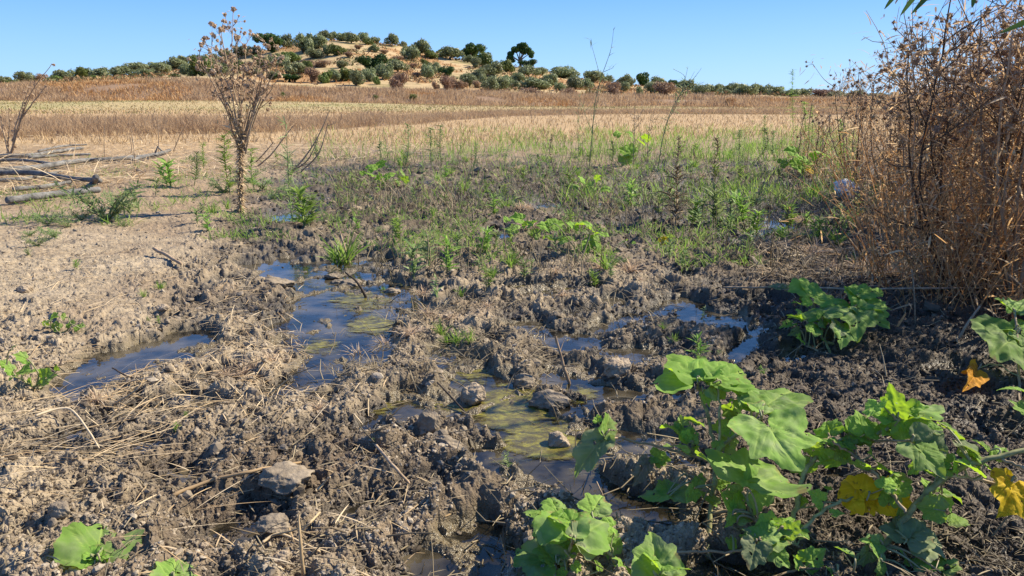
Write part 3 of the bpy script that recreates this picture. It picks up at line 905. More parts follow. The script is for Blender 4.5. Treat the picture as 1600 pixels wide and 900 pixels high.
def build_grass():
    b = Buf()
    cl = lambda X, Y, s, t: perlin(X * s, Y * s, 120) > t
    # green fringe beyond the mud
    k = lambda u, v, X, Y: cl(X, Y, 1.1, -.05) & (RS.rand(len(u)) < .25 + .75 * sstep(560, 1000, u))
    B, D, L, W, u, v = upright(13000, 480, 1340, 203, 255, (.06, .24), (.004, .009), k, .3)
    blades(b, B, D, L, W, .35, 3)
    k = lambda u, v, X, Y: cl(X, Y, 2.2, .04) & (pool_depth(u, v, X, Y) < .01)
    B, D, L, W, u, v = upright(15000, 520, 1340, 240, 420, (.03, .10), (.0022, .005), k, .5)
    blades(b, B, D, L, W, .5, 3)
    k = lambda u, v, X, Y: cl(X, Y, 2.0, .15)
    B, D, L, W, u, v = upright(7500, 0, 560, 250, 380, (.03, .11), (.0025, .005), k, .5)
    blades(b, B, D, L, W, .5, 3)
    k = lambda u, v, X, Y: cl(X, Y, 1.6, -.05) & (RS.rand(len(u)) < .25 + .75 * sstep(700, 950, u))
    B, D, L, W, u, v = upright(6500, 560, 1345, 212, 320, (.07, .22), (.003, .007), k, .35)
    blades(b, B, D, L, W, .4, 3)
    stuff('green_grass', b, M['grass'], 'thin green grass growing beyond and among the mud', 'grass')
    b = Buf()
    k = lambda u, v, X, Y: cl(X, Y, .9, -.3)
    B, D, L, W, u, v = upright(8500, 520, 1340, 212, 340, (.05, .20), (.002, .005), k, .45)
    blades(b, B, D, L, W, .4, 3)
    B, D, L, W, u, v = upright(5000, 560, 1340, 300, 520, (.03, .10), (.0015, .003), lambda u, v, X, Y: cl(X, Y, 2, .05) & (pool_depth(u, v, X, Y) < .01), .6)
    blades(b, B, D, L, W, .6, 3)
    B, D, L, W, u, v = upright(5200, 1180, 1700, 225, 430, (.06, .30), (.0025, .006), lambda u, v, X, Y: (u > 1210 + (v - 225) * 1.1) & (np.hypot(u - 1326, (v - 305) * 1.0) > 44), .5)
    blades(b, B, D, L, W, .5, 4)
    stuff('dead_grass', b, M['straw_dark'], 'greyish brown dead grass standing at the edge of the mud', 'dead grass')
    # stubble field
    b = Buf()
    def band(n, Y0, Y1, hr, wr, keep=None, lean=.25, half=.72):
        Y = np.exp(RS.uniform(math.log(Y0), math.log(Y1), n)); X = RS.uniform(-half, half, n) * Y * 1.05
        if keep is not None:
            kk = keep(X, Y); X, Y = X[kk], Y[kk]
        n = len(X); z = ground_h(X, Y)
        D = unit(np.stack([RS.normal(0, lean, n), RS.normal(0, lean, n), np.ones(n)], 1))
        return np.stack([X, Y, z - .01], 1), D, RS.uniform(hr[0], hr[1], n), RS.uniform(wr[0], wr[1], n)
    B, D, L, W = band(32000, 11, 40, (.05, .17), (.008, .018), lambda X, Y: (Y > 12 + .5 * np.clip(X, 0, 4)) & (RS.rand(len(X)) < .85))
    blades(b, B, D, L, W * (.5 + B[:, 1] / 30), .3, 2)
    stuff('stubble', b, M['stubble'], 'pale tan stubble covering the flat field', 'stubble')
    Yv = RS.uniform(33, 60, 26000); Xv = RS.uniform(-.8, .7, 26000) * Yv
    zv = ground_h(Xv, Yv); nv = len(Xv)
    b = Buf(); blades(b, np.stack([Xv, Yv, zv - .01], 1), unit(np.stack([RS.normal(0, .4, nv), RS.normal(0, .4, nv), np.ones(nv)], 1)), RS.uniform(.04, .16, nv), RS.uniform(.02, .05, nv), .4, 2,
                      rnd=np.clip(.5 + perlin(Xv * .15, Yv * .4, 155) + RS.normal(0, .15, nv), 0, 1))
    stuff('far_stubble', b, veg('far_stubble', [(.24, .23, .08), (.36, .29, .14), (.42, .31, .16), (.30, .20, .10)], .2, .8), 'greenish tan stubble on the strip below the weedy bank', 'stubble')
    b = Buf(); nv = 5000
    Xv = RS.uniform(-75, 60, nv); Yv = RS.uniform(90, 172, nv); kk = perlin(Xv * .1, Yv * .1, 156) + .5 * perlin(Xv * .5, Yv * .5, 157) > .12; Xv, Yv = Xv[kk], Yv[kk]; nv = len(Xv)
    cc = np.repeat(np.stack([Xv, Yv, ground_h(Xv, Yv) + .2], 1), 9, 0) + RS.normal(0, 1, (nv * 9, 3)) * [.45, .45, .16]
    quads(b, cc, RS.normal(0, 1, cc.shape) + [0, 0, .8], RS.uniform(.14, .34, len(cc)), rnd=np.repeat(RS.rand(nv), 9))
    stuff('hill_scrub', b, veg('hill_scrub', [(.10, .11, .045), (.17, .15, .07), (.30, .18, .09), (.20, .13, .08)], .2, .8), 'low scrub and dry tussocks dotted over the hill', 'scrub')
    # brown weed ridge crossing the field: nearer at the left, farther at the right
    b = Buf()
    n = 80000
    a = RS.uniform(-200, 1500, n); t = RS.rand(n)
    yb = np.interp(a, [-200, 0, 420, 650, 800, 1000, 1400], [13.6, 14.0, 15.8, 20.5, 30, 34, 32])
    th = np.interp(a, [-200, 500, 800, 1400], [8.5, 8, 7, 8])
    Y = yb + t * th; X = (a - 800) / F * Y * .97
    k = perlin(X * .35, Y * .35, 130) + .9 * perlin(X * 1.5, Y * 1.5, 131) > -.45
    X, Y, t, a = X[k], Y[k], t[k], a[k]; n = len(X)
    hh = np.interp(a, [-200, 0, 600, 800, 1400], [.52, .5, .42, .36, .42]) * RS.uniform(.25, 1.0, n) * (.8 + .5 * perlin(X * .8, Y * .8, 160))
    z = ground_h(X, Y)
    D = unit(np.stack([RS.normal(0, .45, n), RS.normal(0, .3, n), np.ones(n)], 1))
    blades(b, np.stack([X, Y, z - .02], 1), D, hh, RS.uniform(.005, .012, n) * (.6 + Y / 40), .4, 3, rnd=np.clip(.45 + perlin(X * 1.2, Y * 1.2, 151) * .5 + RS.normal(0, .14, n), 0, 1))
    # bank beyond
    n = 90000
    X = RS.uniform(-62, 55, n); Y = RS.uniform(60.0, 74, n)
    k = (perlin(X * .2, Y * .2, 140) > -.5); X, Y = X[k], Y[k]; n = len(X)
    z = ground_h(X, Y)
    D = unit(np.stack([RS.normal(0, .35, n), RS.normal(0, .35, n), np.ones(n)], 1))
    op = perlin(X * .12, Y * .12, 141) + np.where(X < -12, .25, -.15)
    L = RS.uniform(.15, .62, n) * (1 + .6 * perlin(X * .4, Y * .4, 142))
    W = RS.uniform(.03, .06, n)
    B = np.stack([X, Y, z - .03], 1)
    k = op < .22
    blades(b, B[k], D[k], L[k], W[k], .3, 2, rnd=np.clip(.5 + perlin(B[k, 0] * .8, B[k, 1] * .8, 150) * .5 + RS.normal(0, .12, k.sum()), 0, 1))
    stuff('field_weeds', b, M['weed_brown'], 'brown withered weeds in long strips across the field', 'dry weeds')
    b = Buf(); k = ~k
    blades(b, B[k], D[k], L[k] * .8, W[k], .3, 2)
    n = 9000
    X = RS.uniform(-60, 30, n); Y = RS.uniform(92, 165, n); k = fbm(X * .08, Y * .08, 78, 4) > .02
    X, Y = X[k], Y[k]; n = len(X); z = ground_h(X, Y)
    D = unit(np.stack([RS.normal(0, .4, n), RS.normal(0, .4, n), np.ones(n)], 1))
    blades(b, np.stack([X, Y, z - .03], 1), D, RS.uniform(.25, .6, n), RS.uniform(.10, .22, n), .3, 2)
    stuff('orange_grass', b, M['weed_orange'], 'orange brown dry grass on the bank and the hillside', 'dry grass')
build_grass()

# ------------------------------------------------------------------ labels that single things out
USED = {}
def uniq(label):
    """guards against two things with one label"""
    k = label.lower()
    USED[k] = USED.get(k, 0) + 1
    return label
ORD = ['first', 'second', 'third', 'fourth', 'fifth', 'sixth', 'seventh', 'eighth', 'ninth', 'tenth', 'eleventh', 'twelfth', 'thirteenth', 'fourteenth',
       'fifteenth', 'sixteenth', 'seventeenth', 'eighteenth', 'nineteenth', 'twentieth']
def ordinal(i):
    if i < 20: return ORD[i]
    t = ['twenty', 'thirty', 'forty', 'fifty'][(i + 1) // 10 - 2]
    return t + '-' + ORD[(i + 1) % 10 - 1] if (i + 1) % 10 else {20: 'twentieth', 30: 'thirtieth', 40: 'fortieth', 50: 'fiftieth'}[i + 1]

def label_rows(items, phrase):
    """items: (obj, px, kind words, zone words): numbered from the left inside each kind and zone"""
    d = {}
    for o, px, kind, zone in items: d.setdefault((kind, zone), []).append((px, o))
    for (kind, zone), L in d.items():
        L.sort(key=lambda q: q[0])
        for i, (px, o) in enumerate(L):
            if len(L) == 1: o['label'] = f"the only {kind} {zone}"
            else: o['label'] = f"{ordinal(i)} {kind} from the left {zone}"

# ------------------------------------------------------------------ trees
def crown_mesh(name, mat, seed, n=2600, nb=11, w=1.0, h=.8, gap=.0, leaf=.055, base=.18, sprays=0, fork=False):
    """unit tree: about 1 wide and h tall, crown of leaf faces round several uneven lobes"""
    r = np.random.RandomState(seed)
    b = Buf()
    cs = []; rs = []
    for i in range(nb):
        a = r.uniform(0, 2 * np.pi); q = r.uniform(.0, .36) ** .9
        c = np.array([np.cos(a) * q * w, np.sin(a) * q * w, base + (h - base) * r.uniform(.15, .80)])
        rr = r.uniform(.17, .27) * w
        if c[2] + rr * .9 > h: c[2] = h - rr * .9 * r.uniform(.9, 1.1)
        if c[2] - rr * .8 < base: c[2] = base + rr * .8
        cs.append(c); rs.append(rr)
    if fork:
        cs = [np.array(q, float) for q in [(-.36, 0, .42), (-.33, .05, .58), (-.18, 0, .74), (0, .05, .86), (.1, -.05, .9), (.22, 0, .74), (.36, .03, .60), (.38, 0, .48), (.05, 0, .72), (.12, .05, .62), (-.27, 0, .30)]]
        rs = [.13, .12, .15, .15, .15, .16, .13, .09, .12, .10, .09]
    cs = np.array(cs); rs = np.array(rs)
    k = r.choice(len(cs), n, p=(rs ** 2) / (rs ** 2).sum())
    d = unit(r.normal(0, 1, (n, 3)))
    rad_ = rs[k] * (r.uniform(.35, 1.0, n) ** .45) * (1 + .16 * perlin(d[:, 0] * 3 + k * 3.1, d[:, 1] * 3 + d[:, 2] * 2, seed))
    P = cs[k] + d * rad_[:, None] * np.array([1, 1, .85])
    keep = P[:, 2] > base * .55
    P, d, k = P[keep], d[keep], k[keep]
    quads(b, P, d + r.normal(0, .45, P.shape), r.uniform(.7, 1.3, len(P)) * leaf, rnd=np.clip(r.normal(.5, .22, len(P)) + (r.rand(len(cs))[k] - .5) * .5, 0, 1))
    if sprays:
        i = r.choice(len(cs), sprays); d = unit(r.normal(0, 1, (sprays, 3)) + np.array([0, 0, .5]))
        blades(b, cs[i] + d * rs[i][:, None] * .85, d, r.uniform(.05, .13, sprays), .022, .2, 2)
    return b.mesh(name, mat), cs, rs

def trunk_mesh(name, seed, cs, h, forks=4, thick=.05, base=.18, double=False):
    r = np.random.RandomState(seed); b = Buf()
    top = np.array([r.normal(0, .03), r.normal(0, .03), base * 1.25])
    tubes(b, np.array([[0, 0, -.04], [r.normal(0, .02), 0, base * .5], top]), np.array([thick * 1.3, thick * .95, thick * .8]), 7)
    for c in cs[:forks + 3]:
        m = (top + c) / 2 + r.normal(0, .03, 3)
        tubes(b, np.array([top, m, c]), np.array([thick * .6, thick * .4, thick * .15]), 5)
    return b.mesh(name, M['bark'])

def make_tree(kind_name, crown_mat, seed, **kw):
    root = empty(kind_name)
    me, cs, rs = crown_mesh('crown', crown_mat, seed, **kw)
    kids = [link('crown', me, root)]
    kids.append(link('trunk', trunk_mesh('trunk', seed + 1, cs, kw.get('h', .8), base=kw.get('base', .18)), root))
    return root, kids

TP = {
    'O': [make_tree('olive_tree', M['olive'], 101 + i, h=hh, base=bb, nb=nb, sprays=160) for i, (hh, bb, nb) in enumerate([(.72, .08, 14), (.80, .12, 12), (.66, .05, 15), (.72, .04, 14)])],
    'D': [make_tree('carob_tree', M['dark_tree'], 121, h=.80, base=.03, nb=14, n=3000), make_tree('carob_tree', M['dark_tree'], 122, h=.90, base=.03, nb=12, n=3000)],
    'K': [make_tree('forked_tree', M['dark_tree'], 131, h=1.0, base=.22, fork=True, n=3000, leaf=.05)],
    'B': [make_tree('withered_bush', M['brown_bush'], 141 + i, h=.8, base=.02, nb=12, leaf=.045, sprays=500) for i in range(2)],
    'G': [make_tree('green_bush', M['green_bush'], 151 + i, h=.7, base=.02, nb=13, sprays=120) for i in range(2)],
}
FIRST = {id(p[0]): True for v in TP.values() for p in v}
def sky_or_ground(px, py, y0=40.0, y1=176.0):
    Y = np.linspace(y0, y1, 600)
    X = (px - 800) / F * Y * .975
    z = land(X, Y)
    for _ in range(2):
        u, v, dep = proj(X, Y, z); X = X + (px - u) / F * dep; z = land(X, Y)
    u, v, dep = proj(X, Y, z)
    ok = np.where(v <= py)[0]
    i = ok[0] if len(ok) else int(np.argmin(v))
    z = ground_h(X[i:i + 1], Y[i:i + 1])[0]
    return X[i], Y[i], z, dep[i]

TREES = [  # centre x, foot y, width, height, kind
    (425, 83, 38, 28, 'D'), (449, 76, 17, 20, 'O'), (474, 81, 25, 26, 'O'), (493, 77, 26, 22, 'O'), (508, 65, 20, 15, 'O'), (522, 64, 14, 13, 'O'), (536, 65, 18, 12, 'O'),
    (549, 68, 21, 15, 'O'), (568, 64, 16, 13, 'O'), (576, 70, 14, 9, 'G'), (587, 69, 16, 12, 'O'), (613, 73, 19, 17, 'O'), (512, 88, 17, 15, 'O'), (529, 88, 21, 15, 'G'),
    (490, 92, 22, 14, 'O'), (585, 83, 14, 12, 'O'), (580, 112, 37, 25, 'D'), (431, 93, 18, 12, 'O'), (455, 97, 28, 15, 'G'), (459, 118, 28, 20, 'O'), (453, 126, 32, 12, 'D'),
    (428, 124, 16, 13, 'O'), (477, 116, 18, 18, 'G'), (489, 127, 20, 20, 'B'), (508, 129, 17, 18, 'G'), (500, 105, 22, 12, 'B'), (524, 127, 17, 18, 'O'), (539, 125, 26, 18, 'G'),
    (557, 133, 20, 23, 'O'), (577, 125, 20, 20, 'O'), (589, 131, 9, 12, 'G'), (535, 104, 18, 12, 'O'), (602, 123, 24, 24, 'O'), (622, 113, 30, 18, 'O'),
    (316, 119, 26, 28, 'G'), (332, 98, 20, 14, 'O'), (351, 92, 20, 14, 'O'), (376, 88, 22, 16, 'O'), (396, 85, 18, 12, 'O'), (372, 112, 24, 14, 'G'), (397, 118, 18, 12, 'O'), (404, 98, 16, 13, 'O'),
    (345, 118, 24, 20, 'O'), (355, 106, 20, 12, 'G'), (412, 108, 24, 16, 'G'), (440, 108, 26, 16, 'O'),
    (8, 130, 16, 10, 'O'), (37, 129, 24, 16, 'O'), (60, 128, 20, 14, 'B'), (82, 128, 22, 10, 'G'), (101, 127, 26, 17, 'O'), (131, 123, 24, 17, 'G'), (160, 123, 28, 17, 'O'), (193, 121, 34, 17, 'O'),
    (222, 112, 36, 16, 'O'), (229, 121, 22, 12, 'O'), (253, 117, 26, 20, 'O'), (274, 110, 28, 18, 'O'), (297, 119, 23, 21, 'O'), (289, 101, 22, 14, 'O'), (310, 101, 18, 14, 'O'), (275, 121, 16, 6, 'G'),
    (245, 105, 24, 12, 'O'), (18, 131, 20, 8, 'G'), (146, 126, 18, 8, 'G'),
    (630, 71, 12, 10, 'O'), (640, 93, 23, 20, 'O'), (656, 86, 30, 22, 'O'), (674, 90, 20, 12, 'G'), (690, 88, 18, 10, 'G'), (703, 94, 36, 17, 'O'), (737, 93, 31, 27, 'D'), (731, 99, 15, 11, 'O'),
    (742, 107, 15, 17, 'O'), (754, 107, 24, 21, 'G'), (775, 106, 12, 10, 'O'), (791, 113, 20, 17, 'G'), (813, 106, 36, 32, 'K'), (824, 108, 24, 12, 'D'), (668, 113, 16, 14, 'O'), (680, 113, 17, 17, 'O'),
    (665, 103, 11, 12, 'G'), (697, 118, 21, 14, 'D'), (650, 122, 12, 9, 'B'), (625, 138, 28, 24, 'B'), (667, 123, 20, 20, 'O'), (680, 139, 11, 12, 'B'), (697, 141, 20, 22, 'B'), (711, 139, 20, 20, 'B'),
    (722, 139, 15, 10, 'B'), (744, 137, 12, 12, 'B'), (733, 135, 25, 21, 'O'), (750, 131, 25, 22, 'O'), (763, 144, 23, 22, 'O'), (779, 142, 24, 22, 'O'), (768, 121, 38, 18, 'O'), (793, 138, 20, 18, 'O'),
    (803, 140, 15, 13, 'O'), (809, 128, 18, 14, 'O'), (826, 121, 29, 17, 'O'), (847, 117, 19, 13, 'O'), (831, 140, 42, 18, 'O'), (833, 149, 28, 13, 'B'), (880, 122, 38, 18, 'O'), (858, 136, 29, 21, 'O'),
    (873, 143, 15, 12, 'O'), (899, 142, 24, 20, 'O'), (892, 150, 20, 14, 'B'), (915, 139, 22, 16, 'O'), (926, 131, 31, 18, 'O'), (944, 128, 26, 12, 'O'), (960, 151, 22, 22, 'B'), (979, 136, 24, 18, 'O'),
    (974, 144, 17, 17, 'O'), (1002, 135, 20, 19, 'D'), (998, 150, 9, 14, 'O'), (1026, 140, 27, 19, 'O'), (1018, 146, 24, 18, 'O'), (1036, 153, 28, 22, 'B'), (1050, 138, 13, 14, 'D'), (1072, 141, 24, 16, 'O'),
    (1091, 152, 26, 20, 'O'), (1103, 154, 16, 10, 'B'), (1112, 147, 26, 16, 'O'), (1131, 150, 16, 11, 'O'), (1148, 149, 36, 17, 'O'), (1166, 152, 30, 18, 'O'), (1189, 151, 24, 17, 'O'), (1213, 152, 22, 14, 'O'),
    (1234, 153, 24, 13, 'O'), (1256, 153, 24, 13, 'O'), (1284, 154, 26, 12, 'B'), (1310, 155, 28, 12, 'O'), (1340, 155, 28, 13, 'O'), (1375, 156, 28, 12, 'O'), (1410, 156, 30, 12, 'O'), (1124, 146, 28, 14, 'O'), (1206, 149, 28, 12, 'O'),
    (560, 78, 12, 7, 'B'), (600, 84, 14, 6, 'B'), (645, 105, 12, 7, 'B'), (622, 96, 14, 8, 'B'), (480, 105, 18, 10, 'B'), (610, 98, 12, 7, 'G'), (545, 92, 12, 8, 'B'),
]
def build_trees():
    r = np.random.RandomState(3)
    items = []
    used = set()
    for (cx, fy, w, h, k) in TREES:
        X, Y, z, dep = sky_or_ground(cx, fy)
        i = r.randint(len(TP[k])); root, kids = TP[k][i]
        W = w * dep / F * 1.24; H = h * dep / F * 1.18
        hh = {'O': .76, 'D': .86, 'K': 1.0, 'B': .8, 'G': .7}[k]
        if (k, i) not in used:
            used.add((k, i)); o = root
        else:
            o = copy_tree(root, kids, (0, 0, 0))
        o.location = (X, Y, z - .1)
        o.rotation_euler = (0, 0, 0.0 if k == 'K' else r.uniform(0, 6.28))
        o.scale = (W, W, H / hh)
        o['category'] = 'tree' if k in 'ODK' else 'bush'
        o['group'] = {'O': 'olive trees around the hill', 'D': 'dark green trees on the hill', 'K': 'dark green trees on the hill', 'B': 'withered bushes on the hill', 'G': 'green bushes on the hill'}[k]
        kind = {'O': 'grey-green olive tree', 'D': 'dark green dense tree', 'K': 'dark tree with a forked open crown', 'B': 'withered brown bush', 'G': 'bright green bush'}[k]
        if cx < 312: zone = 'in the tree line west of the hill' if fy > 116 else 'on the low western shoulder of the hill'
        elif cx > 945: zone = 'in the tree line beyond the far field' if fy < 148 else 'at the near edge of the far tree line'
        else:
            crest = float(prof(cx, CREST_Y)); foot = float(prof(cx, FOOT_Y))
            t = (fy - crest) / max(6, foot - crest)
            zone = 'on the skyline of the hill' if t < .28 else ('on the middle slope of the hill' if t < .62 else 'low on the hill slope' if t < .93 else 'at the foot of the hill')
        zone = zone.replace('west of the hill', 'beside the hill').replace('western shoulder', 'shoulder')
        items.append((o, cx, kind, zone))
    label_rows(items, '')
    for v in TP.values():      # prototypes that found no place
        pass
    for k, v in TP.items():
        for i, (root, kids) in enumerate(v):
            if (k, i) not in used:
                for c in kids: bpy.data.objects.remove(c)
                bpy.data.objects.remove(root)
build_trees()

# small green bushes growing on the weedy bank
def bank_bush():
    items = []
    for i, (px, py, w, h) in enumerate([(586, 157, 14, 10), (645, 156, 14, 10), (443, 152, 10, 9), (1138, 166, 20, 14)]):
        X, Y, z, dep = sky_or_ground(px, py, 50, 80)
        nm, mt = ('green_bush', M['green_bush']) if i < 3 else ('rusty_bush', M['weed_orange'])
        root = empty(nm, (X, Y, z), 0, None, 'bush', 'bushes on the weedy bank')
        me, cs, rs = crown_mesh('foliage', mt, 300 + i, h=.8, base=.03, n=900, sprays=300)
        link('foliage', me, root)
        link('stem', trunk_mesh('stem', 310 + i, cs, .8, base=.1, thick=.02), root)
        root.scale = (w * dep / F, w * dep / F, h * dep / F / .8)
        root['label'] = ['small bright green bush on the brown weedy bank below the hill top', 'yellowish green bush on the weedy bank, farther along', 'tiny green bush on the bank behind the tall dead weed',
                         'rust coloured bush rising from the bank before the far tree line'][i]
bank_bush()

# ------------------------------------------------------------------ big leaves
PROFL = np.array([(0, .70), (10, .60), (22, .47), (34, .46), (46, .53), (56, .54), (68, .44), (82, .43), (98, .52), (112, .55), (128, .50), (145, .46), (160, .36), (172, .20), (180, .12)], float)
def leaf_mesh(name, mat, seed, L=1.0, wid=1.0, cup=.10, fold=.25, wave=.08, curl=.0, lobes=1.0):
    """heart to triangle shaped leaf with a wavy toothed margin; petiole joins near the notch at the origin, tip towards +x"""
    r = np.random.RandomState(seed)
    na, nr = 96, 11
    th = np.linspace(-180, 180, na, endpoint=False)
    prof_l = PROFL.copy(); m = prof_l[:, 1].mean()
    rr = np.interp(np.abs(th), prof_l[:, 0], m + (prof_l[:, 1] - m) * lobes * .85)
    thr = np.radians(th)
    rr = rr * (1 + .020 * np.sin(13 * thr + r.uniform(0, 6)) + .030 * np.abs(np.sin(14 * thr + r.uniform(0, 6))) + .05 * np.sin(3 * thr + r.uniform(0, 6)) + .03 * np.sin(5 * thr + r.uniform(0, 6)))
    rr *= 1 + r.normal(0, .012, na)
    t = np.concatenate([[0], np.linspace(.12, 1, nr)])
    cx = .30
    V = [np.array([[cx, 0, 0]])]
    for q in t[1:]:
        V.append(np.stack([cx + q * rr * np.cos(thr), q * rr * np.sin(thr) * wid, 0 * thr], 1))
    V = np.concatenate(V)
    x, y = V[:, 0].copy(), V[:, 1].copy()
    d = np.hypot(x - cx, y)
    ang = np.arctan2(y, x)
    # veins start at the petiole
    vein = np.zeros(len(V)); crease = np.zeros(len(V))
    for a0, wd in [(0, 1.0), (.62, .8), (-.62, .8), (1.35, .7), (-1.35, .7), (2.2, .6), (-2.2, .6)]:
        dist = np.abs(np.hypot(x, y) * np.sin(np.clip(ang - a0, -1.4, 1.4)))
        on = np.cos(ang - a0) > 0
        vein = np.maximum(vein, on * np.exp(-(dist / .014) ** 2) * wd)
        crease = np.maximum(crease, on * np.exp(-(dist / .05) ** 2) * wd)
    for k in range(3):
        for sgn in (-1, 1):
            px0 = .22 + .2 * k
            dist = np.abs((x - px0) * math.sin(.75) - sgn * y * math.cos(.75)); on = (sgn * y > 0) & (x > px0)
            vein = np.maximum(vein, on * np.exp(-(dist / .011) ** 2) * .6)
    z = -cup * d ** 2 * 2 + fold * np.abs(y) * .5 - .022 * crease
    p1, p2 = r.uniform(0, 6, 2)
    z += wave * np.sin(4 * ang + p1) * d ** 2 * 2.0 + wave * .6 * np.sin(7 * np.arctan2(y, x - cx) + p2) * d ** 2.5 * 2.5
    z += .035 * perlin(x * 5, y * 5, seed) + .016 * perlin(x * 13, y * 13, seed)
    # curling of the far end
    if curl:
        a = curl * np.clip(x, 0, None) ** 2
        x2 = np.where(x > 0, np.sin(np.clip(curl * x, -3, 3)) / curl, x); z = z - np.where(x > 0, (1 - np.cos(np.clip(curl * x, -3, 3))) / curl, 0)
        x = x2
    V = np.stack([x, y, z], 1) * L
    Q = []; T = []
    j = np.arange(na); j2 = (j + 1) % na
    T = np.stack([0 * j, 1 + j, 1 + j2], 1)
    Q = np.concatenate([np.stack([1 + i * na + j, 1 + (i + 1) * na + j, 1 + (i + 1) * na + j2, 1 + i * na + j2], 1) for i in range(nr - 1)])
    edge = np.concatenate([np.full(1 if i == 0 else na, q) for i, q in enumerate(t)])
    return mesh_np(name, V, Q, T, True, {'vein': vein, 'edge': edge}, mat)

def place_leaf(parent, base, tip, mat, seed, wid=1.0, face=None, **kw):
    """base, tip: world points; the leaf is sized to span them"""
    ax = (tip - base); L = ax.length; ax = ax.normalized()
    face = Vector(face) if face is not None else Vector((.25, -.35, 1))
    nz = (face - ax * face.dot(ax)).normalized()
    ny = nz.cross(ax).normalized()
    me = leaf_mesh('leaf', mat, seed, L=L * .91, wid=wid * .92, **kw)
    o = link('leaf', me, parent)
    mt = Matrix((ax, ny, nz)).transposed().to_4x4()
    mt.translation = base
    o.matrix_parent_inverse = Matrix(); 
    pm = Matrix.Translation(parent.location)
    o.matrix_local = pm.inverted() @ mt
    return o

def curve_pts(a, b, n=6, sag=.0, bow=None):
    a = np.array(a); b = np.array(b); t = np.linspace(0, 1, n)[:, None]
    P = a + (b - a) * t
    P[:, 2] += -sag * 4 * (t[:, 0] * (1 - t[:, 0]))
    if bow is not None: P += np.array(bow) * (4 * t * (1 - t))
    return P

def smooth_path(P, n=8):
    P = np.array(P, float); out = []
    K = len(P)
    for i in range(K - 1):
        p0 = P[max(i - 1, 0)]; p1 = P[i]; p2 = P[i + 1]; p3 = P[min(i + 2, K - 1)]
        for t in np.linspace(0, 1, n, endpoint=False):
            out.append(.5 * ((2 * p1) + (-p0 + p2) * t + (2 * p0 - 5 * p1 + 4 * p2 - p3) * t * t + (-p0 + 3 * p1 - 3 * p2 + p3) * t ** 3))
    out.append(P[-1])
    return np.array(out)

def GY(px, py, Y):
    d = ray(px, py); t = Y / d.y
    return Vector((d.x * t, Y, CAM_H + d.z * t))

def gourd_plant(loc_px, stems, leaves, label, group=None, seed=0, name='gourd_plant', G=G, fill=0):
    """stems: list of ([(px,py,z)...], radius start, radius end, material); leaves: (bx,by,bz, tx,ty,tz, width, kind, options)"""
    base = on_ground(*loc_px)
    root = empty(name, tuple(base), 0, label, 'plant', group)
    off = np.array(base)
    nodes = []
    for pts, r0, r1, mt in stems:
        W = [np.array(G(px, py, z)) for px, py, z in pts]
        P = smooth_path(W, 7)
        P += np.stack([perlin(np.arange(len(P)) * .6, np.full(len(P), k + seed * 1.0), 200 + k) for k in range(3)], 1) * .004
        b = Buf(); tubes(b, (P - off)[None], np.linspace(r0, r1, len(P))[None], 8)
        link('stem', b.mesh('stem', M[mt]), root)
        nodes.append(P)
    nodes = np.concatenate(nodes) if nodes else np.array([off])
    fr = np.random.RandomState(seed + 900)
    for i in range(fill):          # small young leaves along the stems
        nd = nodes[fr.randint(len(nodes))]
        if nd[2] < .03: continue
        B = nd + np.array([fr.normal(0, .018), fr.normal(0, .018), fr.uniform(.0, .03)])
        d = unit(np.array([fr.normal(0, 1), fr.normal(0, .8), fr.uniform(-.2, .8)])); T = B + d * fr.uniform(.022, .058)
        place_leaf(root, Vector(B), Vector(T), M[['leaf_fresh', 'leaf_fresh', 'leaf'][i % 3]], seed * 1000 + i, fr.uniform(.7, 1.1), (fr.normal(.2, .5), fr.normal(-.4, .4), .8), cup=fr.uniform(0, .2), fold=fr.uniform(.1, .9), wave=.08)
        P = curve_pts(nd, B, 4); b = Buf(); tubes(b, (P - off)[None], np.full((1, 4), .0012), 5); link('leaf_stalk', b.mesh('leaf_stalk', M['petiole']), root)
    for i, lf in enumerate(leaves):
        bx, by, bz, tx, ty, tz, wid, kind = lf[:8]
        opt = dict(lf[8]) if len(lf) > 8 else {}
        B = G(bx, by, bz); T = G(tx, ty, tz)
        r = np.random.RandomState(seed * 100 + i)
        o = dict(cup=r.uniform(.02, .22), fold=r.uniform(.05, .7), wave=r.uniform(.06, .13))
        o.update(opt); face = o.pop('face', (r.normal(.35, .25), r.normal(-.30, .25), 1))
        lo = place_leaf(root, B, T, M[{'p': 'leaf', 'f': 'leaf_fresh', 'd': 'leaf_dusty', 'y': 'leaf_yellow', 'o': 'leaf_orange', 'b': 'leaf_brown'}[kind]], seed * 100 + i, wid, face, **o)
        if kind in 'yob':
            lo['label'] = {'y': 'yellow leaf', 'o': 'orange withered leaf', 'b': 'brown withered leaf'}[kind]
        # its petiole
        bb = np.array(B); d = np.linalg.norm(nodes - bb, axis=1)
        nd = nodes[int(np.argmin(d + .25 * np.clip(nodes[:, 2] - bb[2], 0, None) + np.abs(d - .05) * .3))]
        if np.linalg.norm(nd - bb) > .004:
            P = curve_pts(nd, bb, 7, bow=(r.normal(0, .006), r.normal(0, .006), .012))
            b = Buf(); tubes(b, (P - off)[None], np.linspace(.0022, .0014, 7)[None], 6)
            link('leaf_stalk', b.mesh('leaf_stalk', M['petiole']), root)
    return root

